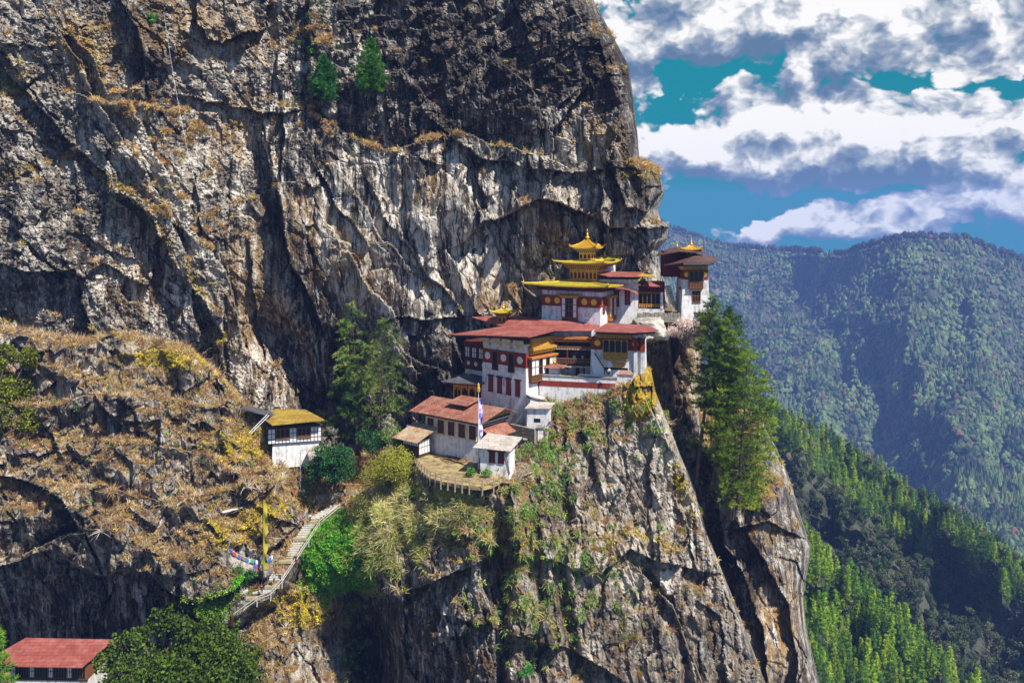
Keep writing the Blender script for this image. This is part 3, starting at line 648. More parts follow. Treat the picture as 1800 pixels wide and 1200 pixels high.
# ---- far mountain forest: thousands of crowns, one mass
def crown_template(kind, rs):
    if kind == 0:      # spruce-like: two ragged tiers
        V, Fc = [], []
        for (z0, z1, r) in ((.12, .72, .26), (.42, 1.0, .17)):
            n = 6; o = len(V); ph = rs.rand()*6
            for i in range(n): a = ph+i*2*np.pi/n; q = r*rs.uniform(.7, 1.25); V.append((q*math.cos(a), q*math.sin(a), z0+rs.uniform(-.06, .06)))
            V.append((rs.normal()*.02, rs.normal()*.02, z1))
            for i in range(n): Fc.append((o+i, o+(i+1) % n, o+n))
        return np.array(V), np.array(Fc)
    V, Fc = [], []
    rows = [(.1, .20), (.38, .42), (.70, .36), (.93, .14)]; n = 7
    for z, r in rows:
        ph = rs.rand()*.6
        for i in range(n): a = ph+i*2*np.pi/n; q = r*rs.uniform(.65, 1.25); V.append((q*math.cos(a), q*math.sin(a), z+rs.uniform(-.09, .09)))
    for k in range(3):
        for i in range(n):
            a, b_, c, d = k*n+i, k*n+(i+1) % n, (k+1)*n+(i+1) % n, (k+1)*n+i; Fc += [(a, b_, c), (a, c, d)]
    V.append((0, 0, 1.02)); t = len(V)-1
    for i in range(n): Fc.append((3*n+i, 3*n+(i+1) % n, t))
    return np.array(V), np.array(Fc)
def crowns(Pt, H, kinds, cols, rs):
    tm = [[crown_template(k, rs) for _ in range(6)] for k in (0, 1)]; Vs, Fs, Cs, o = [], [], [], 0
    for k in (0, 1):
        for v in range(6):
            idx = np.where((kinds == k) & (np.arange(len(Pt)) % 6 == v))[0]
            if not len(idx): continue
            V, Fc = tm[k][v]; a = rs.uniform(0, 6.28, len(idx)); c, s = np.cos(a), np.sin(a)
            h = H[idx][:, None]; wd = h*rs.uniform(.8, 1.25, (len(idx), 1))
            X = (V[:, 0]*c[:, None]-V[:, 1]*s[:, None])*wd; Yy = (V[:, 0]*s[:, None]+V[:, 1]*c[:, None])*wd; Z = V[:, 2]*h
            W_ = np.stack([X, Yy, Z], -1)+Pt[idx][:, None]
            Vs.append(W_.reshape(-1, 3)); Fs.append((Fc[None]+(np.arange(len(idx))*len(V))[:, None, None]+o).reshape(-1, 3))
            Cs.append(np.repeat(cols[idx], len(V), 0)); o += len(idx)*len(V)
    return np.concatenate(Vs), np.concatenate(Fs), np.concatenate(Cs)
def far_forest():
    rs = np.random.RandomState(5); n = 26000
    x = rs.uniform(1100, 1900, n); y = rs.uniform(395, 1060, n)
    ok = (y > M3top(x)-0) & (y < M1top(x)+30); x, y = x[ok], y[ok]
    # thin the wood where the mountain shows bare brown ground
    gap = fbm(np.stack([x/38, y/60, 0*x], -1), 4); base = blobs(x, y, [(1420,560,24,50,10,.6),(1600,560,40,60,30,.45),(1570,690,20,60,0,.5),(1740,500,60,70,30,.25),(1640,480,40,30,0,.3),(1500,650,30,24,0,.4),(1700,720,30,90,0,.35),(1385,600,24,10,0,.5),(1510,640,20,12,0,.5),(1785,620,24,40,0,.5),(1615,740,12,40,0,.5)])
    keep = (gap+base < .33) | (rs.rand(len(x)) < .3); x, y = x[keep], y[keep]
    Pt = surf(M3_depth, x, y)
    nz = fbm(Pt/160., 3); kinds = (nz+rs.normal(size=len(x))*.3 < .12).astype(int)
    H = np.where(kinds == 1, 15, 21)*rs.uniform(.7, 1.25, len(x))
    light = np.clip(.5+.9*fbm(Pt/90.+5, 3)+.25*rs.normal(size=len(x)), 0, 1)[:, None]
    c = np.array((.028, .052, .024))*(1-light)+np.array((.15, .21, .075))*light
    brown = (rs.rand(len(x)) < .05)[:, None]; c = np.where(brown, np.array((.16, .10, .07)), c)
    # ridge-line trees
    xr = rs.uniform(1140, 1900, 420); yr = M3top(xr)+rs.uniform(0, 4, 420); Pr = surf(M3_depth, xr, yr)
    Pt = np.concatenate([Pt, Pr]); H = np.concatenate([H, rs.uniform(16, 26, 420)]); kinds = np.concatenate([kinds, (rs.rand(420) < .6).astype(int)]); c = np.concatenate([c, np.full((420, 3), .03)])
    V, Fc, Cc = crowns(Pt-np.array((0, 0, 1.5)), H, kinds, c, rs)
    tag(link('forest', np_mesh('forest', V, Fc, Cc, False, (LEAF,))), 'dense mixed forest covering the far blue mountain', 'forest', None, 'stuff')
far_forest()

# ---- nearer ridges: trees one can tell apart
def stand(name, proto, pts, label, group, hs, cap=300, cat='tree'):
    """pts sorted largest first: the first `cap` are objects, the rest one mass"""
    rs = np.random.RandomState(len(pts)); used = set()
    for i, (p, h) in enumerate(zip(pts[:cap], hs[:cap])):
        k = i % len(proto); src = proto[k]
        o = link(name, src[0], None, tuple(p)); o.rotation_euler = (rs.normal()*.03, rs.normal()*.03, rs.uniform(0, 6.28)); s = h/src[1]; w = s*rs.uniform(.85, 1.15); o.scale = (w, w, s)
        tag(o, label, cat, group)
def proto_mesh(name, tf):
    wood, fol = tf; V = np.concatenate([wood[0], fol[0]]); o = len(wood[0]); nf = sum(len(f) for f in wood[1])
    ff = fol[1] if isinstance(fol[1], list) else [fol[1]]; Fs = list(wood[1])+[f+o for f in ff]
    mi = np.concatenate([np.zeros(nf, int)]+[np.ones(len(f), int) for f in ff])
    return np_mesh(name, V, Fs, np.concatenate([wood[2], fol[2]]), False, (BARK, LEAF), mi), (V, Fs, np.concatenate([wood[2], fol[2]]))
def scatter(depthf, xr, yr, inside, cell, rs, tries=6000):
    pts = []; used = {}
    x = rs.uniform(*xr, tries); y = rs.uniform(*yr, tries); ok = inside(x, y); x, y = x[ok], y[ok]
    out = []
    for a, b in zip(x, y):
        i, j = int(a/cell[0]), int(b/cell[1]); hit = False
        for di in (-1, 0, 1):
            for dj in (-1, 0, 1):
                for (u, v) in used.get((i+di, j+dj), ()):
                    if ((u-a)/cell[0])**2+((v-b)/cell[1])**2 < 1: hit = True
        if hit: continue
        used.setdefault((i, j), []).append((a, b)); out.append((a, b))
    out = np.array(out); return out[:, 0], out[:, 1]
def ridge_trees():
    rs = np.random.RandomState(3)
    con = []
    for k, cl in enumerate([(.22, .34, .03), (.14, .27, .035), (.32, .42, .04), (.08, .17, .035)]):
        con.append(conifer(12, 2.3, 40+k, .04, 17, 6, 4, 5, .8, .22, cl, shape='cone', up=.15, droop=.2))
    con_p = [(proto_mesh('conifer', c)[0], 12.) for c in con]
    bro = []
    for k, cl in enumerate([(.06, .085, .034), (.08, .11, .044), (.045, .07, .032), (.13, .145, .065), (.065, .10, .03)]):
        bro.append(broadleaf(11, 4.8, 60+k, cl, .62, 620, .22, 8, .8))
    bro_p = [(proto_mesh('broadleaf_tree', c)[0], 11.) for c in bro]
    # bright conifers on the crest of the ridge
    crest = lambda x, y: (y > M1top(x)-2) & (y < M1top(x)+interp(x, [1360,1450,1550,1650,1800], [30,70,95,80,60])+22*perlin(np.stack([x/40, y/40, 0*x], -1))) & (x > 1350)
    x, y = scatter(M1_depth, (1350, 1815), (700, 1090), crest, (7.2, 8.5), rs, 12000)
    p1 = surf(M1_depth, x, y); h1 = rs.uniform(10, 17, len(x))
    low = lambda x, y: (y > M2top(x)) & (x > 1405) & (y < 1290) & (y > (x-1400)*.78+930)
    x, y = scatter(M2_depth, (1400, 1800), (940, 1290), low, (10.5, 12), rs, 9000)
    p2 = surf(M2_depth, x, y); h2 = rs.uniform(9, 15, len(x))
    print('conifers', len(p1), len(p2))
    px1 = h1/p1[:, 1]; px2 = h2/p2[:, 1]
    stand('conifer', con_p, p2[:130], 'bright green conifer standing on the closest wooded slope at lower right', 'conifers on the closest slope', h2, 300)
    q = np.argsort(-px1); stand('conifer', con_p, p1[q][:170], 'sunlit yellow green conifer on the crest of the nearer ridge', 'conifers along the ridge crest', h1[q], 170)
    dark = lambda x, y: (y > M1top(x)-1) & ~crest(x, y-8) & (x > 1330) & ((y < M2top(x)+10) | (x > 1700)) & (y < 1260)
    x, y = scatter(M1_depth, (1330, 1830), (700, 1260), dark, (15, 13), rs, 9000)
    p3 = surf(M1_depth, x, y); h3 = rs.uniform(8, 13, len(x)); print('broadleaf', len(p3))
    q = np.argsort(-h3/p3[:, 1]); stand('broadleaf_tree', bro_p, p3[q], 'dark round crowned tree in the wood below the ridge crest', 'dark broadleaved trees on the ridge', h3[q], 290)
    # the remaining ones as one mass
    rest = []
    def add(src, p, h):
        wood, fol = src[0]; s = h/src[1]; a = rs.uniform(0, 6.28); c, n = math.cos(a), math.sin(a); M = np.array(((c, -n, 0), (n, c, 0), (0, 0, 1)))*s
        rest.append((fol[0]@M.T+p, fol[1], fol[2]))
    for p, h in zip(p2[130:], h2[130:]): add((con[rs.randint(4)], 12.), p, h)
    q = np.argsort(-px1)[170:]
    for i in q: add((con[rs.randint(4)], 12.), p1[i], h1[i])
    q = np.argsort(-h3/p3[:, 1])[290:]
    for i in q: add((bro[rs.randint(5)], 11.), p3[i], h3[i])
    if rest:
        V, Fs, Cc = merge(rest); tag(link('woodland', np_mesh('woodland', V, Fs, Cc, False, (LEAF,))), 'mixed conifer and broadleaf woodland filling the nearer ridge', 'woodland', None, 'stuff')
ridge_trees()
# ================================================================== BUILDINGS
class Fr:
    """local frame: ex along the facade (to the right), ey into the building, z up"""
    def __init__(s, O, ex, ey): s.O = np.array(O, float); s.ex = np.array(ex, float); s.ey = np.array(ey, float)
    def w(s, a, b, z): return s.O+s.ex*a+s.ey*b+np.array((0, 0, z))
    def sub(s, a, b, z): return Fr(s.w(a, b, z), s.ex, s.ey)
    def rot(s, deg, a=0, b=0, z=0):
        c, n = math.cos(R(deg)), math.sin(R(deg)); return Fr(s.w(a, b, z), s.ex*c-s.ey*n, s.ex*n+s.ey*c)
def frame(px, py, Y, th):
    c, n = math.cos(R(th)), math.sin(R(th)); return Fr(P(px, py, Y), (c, -n, 0), (n, c, 0))
class MB:
    def __init__(s): s.V = []; s.F = []
    def add(s, vs, fs):
        o = len(s.V); s.V += [tuple(v) for v in vs]; s.F += [tuple(i+o for i in f) for f in fs]
    def box(s, f, a0, a1, b0, b1, z0, z1, bt=0., bs=(1, 1, 1, 1)):
        t = bt
        vs = [f.w(a0, b0, z0), f.w(a1, b0, z0), f.w(a1, b1, z0), f.w(a0, b1, z0),
              f.w(a0+t*bs[0], b0+t*bs[2], z1), f.w(a1-t*bs[1], b0+t*bs[2], z1), f.w(a1-t*bs[1], b1-t*bs[3], z1), f.w(a0+t*bs[0], b1-t*bs[3], z1)]
        s.add(vs, [(0, 3, 2, 1), (4, 5, 6, 7), (0, 1, 5, 4), (1, 2, 6, 5), (2, 3, 7, 6), (3, 0, 4, 7)]); return s
    def prism(s, f, poly, b0, b1):
        n = len(poly); vs = [f.w(a, b0, z) for a, z in poly]+[f.w(a, b1, z) for a, z in poly]
        s.add(vs, [tuple(range(n)), tuple(range(2*n-1, n-1, -1))]+[(i, i+n, (i+1) % n+n, (i+1) % n) for i in range(n)]); return s
    def slab(s, pts, th, faces=None):
        n = len(pts); vs = [np.array(p, float) for p in pts]; lo = [v-np.array((0, 0, th)) for v in vs]
        faces = faces or [tuple(range(n))]
        edges = {}
        for f in faces:
            for i in range(len(f)): edges[(f[i], f[(i+1) % len(f)])] = 1
        fs = list(faces)+[tuple(n+i for i in reversed(f)) for f in faces]
        for (i, j) in edges:
            if (j, i) not in edges: fs.append((i, i+n, j+n, j))
        s.add(vs+lo, fs); return s
    def lathe(s, c, prof, n=12):
        c = np.array(c, float); m = len(prof); vs = []
        for r, z in prof:
            for i in range(n): a = i*2*math.pi/n; vs.append(c+np.array((r*math.cos(a), r*math.sin(a), z)))
        fs = [(k*n+i, k*n+(i+1) % n, (k+1)*n+(i+1) % n, (k+1)*n+i) for k in range(m-1) for i in range(n)]
        fs += [tuple(range(n-1, -1, -1)), tuple((m-1)*n+i for i in range(n))]
        s.add(vs, fs); return s
    def tube(s, pts, r, n=6):
        v, f, c = tube(pts, [r]*len(pts), n); s.add(v, [tuple(q) for q in f]); return s
    def disc(s, f, a, z, r, b0, b1, n=18):
        return s.prism(f, [(a+r*math.cos(i*2*math.pi/n), z+r*math.sin(i*2*math.pi/n)) for i in range(n)], b0, b1)
    def build(s, name, m, parent=None, loc=None, smooth=False):
        o_ = np.array(loc if loc is not None else (world_loc(parent) if parent else (0, 0, 0)), float)
        me = bpy.data.meshes.new(name); me.from_pydata([tuple(np.array(v)-o_) for v in s.V], [], s.F); me.materials.append(m)
        me.validate(); me.update()
        if smooth: me.polygons.foreach_set('use_smooth', [True]*len(me.polygons))
        o = link(name, me, parent, tuple(o_) if parent is None else None)
        return o
_wl = {}
def world_loc(o):
    l = np.zeros(3)
    while o: l = l+np.array(o.location); o = o.parent
    return l
def empty(name, loc, label, cat, group=None):
    o = link(name, None, None, tuple(float(v) for v in loc)); return tag(o, label, cat, group)

def wall_material(name, c, stain=.35, top=None):
    m, t, b = mat(name); pos = t.new('ShaderNodeNewGeometry').outputs['Position']
    n = t.noise(pos, .9, 6, .7); s = t.noise(t.vm('MULTIPLY', pos, (1, 1, .12)), 1.6, 5, .7); n3 = t.noise(pos, 5, 4, .7)
    k = t.m('ADD', t.m('MULTIPLY', n, .5), t.m('MULTIPLY', s, .5))
    col = t.mix(t.m('MULTIPLY', t.ms(k, .46, .64), stain), c, (c[0]*.42, c[1]*.38, c[2]*.33))
    col = t.mix(t.m('MULTIPLY', t.ms(n3, .6, .75), .3), col, (c[0]*.6, c[1]*.58, c[2]*.55))
    t.l.new(col, b.inputs['Base Color']); b.inputs['Roughness'].default_value = .9; b.inputs['Specular IOR Level'].default_value = .15
    bp = t.new('ShaderNodeBump'); bp.inputs['Strength'].default_value = .5; bp.inputs['Distance'].default_value = .08
    t.l.new(t.noise(pos, 2.5, 6, .75), bp.inputs['Height']); t.l.new(bp.outputs[0], b.inputs['Normal']); return m
WHITE = wall_material('limewash', (.70, .68, .66), .85)
CREAM = wall_material('cream_plaster', (.70, .56, .37), .6)
REDB = simple('red_ochre_band', (.27, .035, .018), .8, .4, 2)
MAROON = simple('maroon_wood', (.12, .022, .014), .7, .4, 3)
WOOD = simple('carved_wood', (.25, .105, .036), .7, .5, 5)
DWOOD = simple('dark_wood', (.055, .03, .018), .8, .4, 4)
GOLDW = simple('yellow_painted_wood', (.60, .33, .05), .6, .45, 3, c2=(.28, .13, .02))
ORANGE = simple('orange_painted_wood', (.55, .20, .04), .6, .4, 3)
PANEL = simple('white_panel', (.70, .69, .66), .7, .15, 3)
GOLD = simple('gilded_metal', (.80, .46, .05), .38, .3, 2, metal=.55, c2=(.65, .36, .03))
GOLDR = simple('gilded_roof', (.62, .45, .04), .5, .3, .8, metal=.3, c2=(.36, .30, .03))
DARK = simple('dark_glass_and_shade', (.012, .011, .012), .35, .2, 2)  # near-black of the panes; also paints shade into the balcony recess
PIPE = simple('grey_metal', (.4, .4, .4), .5, .2, 3)
STONE = simple('stone', (.30, .27, .22), .9, .5, 1.2, bump=.8, bscale=3)
def roof_material(name, c, c2, c3, rust=.5, sx=3., metal=.0, rough=.55):
    m, t, b = mat(name); g = t.new('ShaderNodeNewGeometry'); pos = g.outputs['Position']
    n = t.noise(pos, .35, 6, .7); n2 = t.noise(pos, 2.2, 5, .7)
    col = t.mix(t.ms(n, .4, .65), c, c2); col = t.mix(t.m('MULTIPLY', t.ms(n2, .52, .66), rust), col, c3)
    b.inputs['Roughness'].default_value = rough; b.inputs['Metallic'].default_value = metal
    bk = t.new('ShaderNodeTexBrick'); t.inp(bk, 'Vector', pos); t.inp(bk, 'Scale', 1.0); bk.inputs['Brick Width'].default_value = 2.4; bk.inputs['Row Height'].default_value = .95
    bk.inputs['Mortar Size'].default_value = .05; t.inp(bk, 'Color1', (1, 1, 1, 1)); t.inp(bk, 'Color2', (.68, .66, .66, 1)); t.inp(bk, 'Mortar', (.4, .37, .36, 1)); bk.inputs['Bias'].default_value = -.2
    t.l.new(t.mix(.8, col, bk.outputs[0], 'MULTIPLY'), b.inputs['Base Color'])
    w = t.new('ShaderNodeTexWave'); w.wave_type = 'BANDS'; w.bands_direction = 'X'; t.inp(w, 'Vector', pos); t.inp(w, 'Scale', sx)
    bp = t.new('ShaderNodeBump'); bp.inputs['Strength'].default_value = .35; bp.inputs['Distance'].default_value = .08
    t.l.new(w.outputs[1], bp.inputs['Height']); t.l.new(bp.outputs[0], b.inputs['Normal']); return m
REDROOF = roof_material('red_tin_roof', (.29, .066, .052), (.38, .135, .105), (.21, .085, .06), .5)
RUSTROOF = roof_material('rusty_tin_roof', (.27, .075, .05), (.35, .17, .11), (.45, .34, .23), .8)
YELROOF = roof_material('mustard_shingle_roof', (.33, .20, .03), (.42, .32, .05), (.22, .10, .02), .7)
TANROOF = roof_material('tan_tin_roof', (.48, .36, .22), (.34, .17, .09), (.60, .50, .36), .7)
GREYROOF = roof_material('pale_tin_roof', (.55, .50, .44), (.42, .36, .30), (.32, .20, .13), .6)
BLACKROOF = roof_material('dark_slate_roof', (.075, .075, .09), (.12, .12, .14), (.05, .045, .05), .5)
BROWNROOF = roof_material('brown_shingle_roof', (.10, .05, .035), (.14, .07, .045), (.06, .03, .02), .6)

def slit(root, f, a, z, w=.9, h=2.6, frame_m=None, pane_m=None, label=None):
    """narrow tapering temple window: frame, stepped lintel, sill, coloured shutters"""
    m = MB(); t = .1*w
    m.prism(f, [(a-w/2-.16, z), (a-w/2, z), (a-w/2+t*.6, z+h), (a-w/2-.16+t*.6, z+h)], -.12, .3)
    m.prism(f, [(a+w/2, z), (a+w/2+.16, z), (a+w/2+.16-t*.6, z+h), (a+w/2-t*.6, z+h)], -.12, .3)
    m.box(f, a-w/2-.30, a+w/2+.30, -.26, .3, z+h+.003, z+h+.2); m.box(f, a-w/2-.42, a+w/2+.42, -.36, .3, z+h+.203, z+h+.36)
    m.box(f, a-w/2-.22, a+w/2+.22, -.2, .3, z-.16, z-.003)
    o = m.build('window', frame_m or DWOOD, root)
    MB().box(f, a-w/2, a-.02, -.05, .28, z, z+h-.01).box(f, a+.02, a+w/2, -.05, .28, z, z+h-.01).build('shutter', pane_m or REDB, o)
    return o
def bay(root, f, a0, a1, z0, z1, nx, nz, frame_m=None, pan_m=None, out=.7, corn=GOLDW, dark_cols=(), skirt=.22, arches=False, brackets=True):
    """projecting timber window bay: posts, rails, infill panels, dark openings, cornice and bracketed skirt"""
    frame_m = frame_m or WOOD; W_, H = a1-a0, z1-z0
    m = MB(); m.box(f, a0, a1, -out, .3, z0, z1)   # timber body
    zs = z0+H*skirt
    for i in range(nx+1): x = a0+W_*i/nx; m.box(f, x-.07, x+.07, -out-.12, -out+.003, zs, z1)
    for j in range(nz+1): z = zs+(z1-zs)*j/nz; m.box(f, a0-.05, a1+.05, -out-.10, -out+.002, z-.05, z+.05)
    for k in range(max(4, int(W_/.35))): x = a0+W_*(k+.5)/max(4, int(W_/.35)); m.box(f, x-.05, x+.05, -out-.14, -out+.001, z0+.04, zs-.06)
    m.box(f, a0-.1, a1+.1, -out-.18, .2, z0-.14, z0-.003)
    if brackets:
        m.box(f, a0+.15, a1-.15, -out+.05, .2, z0-.35, z0-.143); m.box(f, a0+.4, a1-.4, -out+.25, .2, z0-.55, z0-.353)
    o = m.build('bay_window', frame_m, root)
    pn = MB(); dk = MB()
    for i in range(nx):
        for j in range(nz):
            x0 = a0+W_*i/nx+.09; x1 = a0+W_*(i+1)/nx-.09; q0 = zs+(z1-zs)*j/nz+.07; q1 = zs+(z1-zs)*(j+1)/nz-.07
            if i in dark_cols or pan_m is None:
                if arches:
                    xm = (x0+x1)/2; r = (x1-x0)/2
                    dk.prism(f, [(x0, q0), (x1, q0), (x1, q1-r)]+[(xm+r*math.cos(t_), q1-r+r*math.sin(t_)) for t_ in np.linspace(.3, math.pi-.3, 7)]+[(x0, q1-r)], -out-.035, -out+.1)
                else: dk.box(f, x0, x1, -out-.035, -out+.1, q0, q1)
            else: pn.box(f, x0, x1, -out-.04, -out+.1, q0, q1)
    if pn.V: pn.build('panel', pan_m, o)
    if dk.V: dk.build('pane', DARK, o)
    if corn:
        c = MB(); c.box(f, a0-.25, a1+.25, -out-.3, .3, z1+.003, z1+.22); c.box(f, a0-.45, a1+.45, -out-.5, .3, z1+.223, z1+.62)
        for k in range(int(W_/.4)): x = a0-.2+(W_+.4)*(k+.5)/int(W_/.4); c.box(f, x-.07, x+.07, -out-.44, -out-.303, z1+.02, z1+.2)
        c.build('cornice', corn, o)
    return o
def cornice(root, f, a0, a1, z0, out=.6, h=.9, m1=None, m2=None, name='cornice'):
    c = MB(); c.box(f, a0, a1, -out*.5, .3, z0, z0+h*.3); n = max(2, int((a1-a0)/.55))
    for k in range(n): x = a0+(a1-a0)*(k+.5)/n; c.box(f, x-.13, x+.13, -out, .3, z0+h*.3+.003, z0+h*.6)
    c.box(f, a0-.1, a1+.1, -out*1.2, .3, z0+h*.6+.003, z0+h)
    return c.build(name, m1 or GOLDW, root)
def finial(root, c, h, name='pinnacle', m=None):
    r = h*.16
    return MB().lathe(c, [(r*.9, 0), (r*1.1, h*.05), (r*.5, h*.12), (r*1.25, h*.2), (r*1.35, h*.28), (r*.6, h*.36), (r*.45, h*.42), (r*.9, h*.5), (r*.5, h*.58), (r*.28, h*.66), (r*.4, h*.76), (r*.05, h)], 12).build(name, m or GOLD, root, smooth=True)
def pagoda(root, f, a, b, z, wa, wb, h, flare=.5, m=None, ridge=.22, name='roof', th=.16, top=.12):
    """square or oblong hipped roof with upswept corners, centred on (a, b)"""
    def ring(s, zz, fl):
        pts = []
        for (sa, sb, c) in ((-1, -1, 1), (-.5, -1, .15), (0, -1, 0), (.5, -1, .15), (1, -1, 1), (1, -.5, .15), (1, 0, 0), (1, .5, .15), (1, 1, 1), (.5, 1, .15), (0, 1, 0), (-.5, 1, .15), (-1, 1, 1), (-1, .5, .15), (-1, 0, 0), (-1, -.5, .15)):
            k = 1+.0*c; pts.append(f.w(a+sa*wa*s*k, b+sb*wb*s*k, zz+fl*c))
        return pts
    rows = [ring(1, z, flare), ring(.8, z+h*.16, flare*.45), ring(.55, z+h*.38, flare*.12), ring(.3, z+h*.68, 0), ring(top, z+h, 0)]
    V = [p for r in rows for p in r]; n = 16; fs = [(k*n+i, k*n+(i+1) % n, (k+1)*n+(i+1) % n, (k+1)*n+i) for k in range(4) for i in range(n)]+[tuple(4*n+i for i in range(n))]
    mb = MB().slab(V, th, fs)
    for (sa, sb) in ((-1, -1), (1, -1), (1, 1), (-1, 1)):   # hip ridges with curled ends
        pts = [f.w(a+sa*wa*s, b+sb*wb*s, zz+fl+.06) for s, zz, fl in ((top, z+h, 0), (.3, z+h*.68, 0), (.55, z+h*.38, flare*.12), (.8, z+h*.16, flare*.45), (1, z, flare), (1.04, z, flare*1.5+.15))]
        mb.tube(pts, ridge*.5, 5)
    return mb.build(name, m or GOLDR, root)
def lantern(root, f, a, b, z, wa, wb, h, body_m=GOLDW, brk=1.35, panels=True):
    """little roof lantern: carved body that steps out under its roof"""
    m = MB(); m.box(f, a-wa, a+wa, b-wb, b+wb, z, z+h*.62)
    for k in range(3):
        s = 1+(brk-1)*(k+1)/3; z0 = z+h*(.62+.127*k)+.003*(k+1); m.box(f, a-wa*s, a+wa*s, b-wb*s, b+wb*s, z0, z0+h*.124)
    o = m.build('lantern', body_m, root)
    d = MB(); n = max(2, int(wa*2/.9))
    for face, L in ((Fr(f.w(a-wa, b-wb, z), f.ex, f.ey), wa*2), (Fr(f.w(a+wa, b-wb, z), f.ey, -f.ex), wb*2), (Fr(f.w(a-wa, b+wb, z), -f.ey, f.ex), wb*2)):
        n = max(2, int(L/.95))
        for i in range(n): x = L*(i+.5)/n; w = L/n*.3; d.prism(face, [(x-w, h*.1), (x+w, h*.1), (x+w, h*.38), (x, h*.5), (x-w, h*.38)], -.05, .1)
    d.build('pane', MAROON, o)
    dn = MB()
    for s_, zz in ((1+(brk-1)/3, .62), (1+(brk-1)*2/3, .75)):
        for face, L in ((Fr(f.w(a-wa*s_, b-wb*s_, z), f.ex, f.ey), wa*2*s_), (Fr(f.w(a+wa*s_, b-wb*s_, z), f.ey, -f.ex), wb*2*s_)):
            n = max(3, int(L/.5))
            for i in range(n): x = L*(i+.5)/n; dn.box(face, x-L/n*.22, x+L/n*.22, -.07, .05, h*zz+.03, h*(zz+.1))
    dn.build('dentils', MAROON, o)
    return o
def band(root, f, a0, a1, z0, z1, discs=(), disc_m=None, r=.55, m=None, out=.04, inset=0.):
    MB().box(f, a0, a1, -out, .3, z0, z1).build('painted_band', m or REDB, root)
    for x in discs: MB().disc(f, x, (z0+z1)/2, r, -out-.05, .1).build('medallion', disc_m or GOLD, root)
def faceR(f, L, inset=0.): return Fr(f.w(0, 0, 0), f.ey, -f.ex)          # right-hand face, for frames whose origin is the right front corner
def faceF(f, a0=0): return Fr(f.w(a0, 0, 0), f.ex, f.ey)

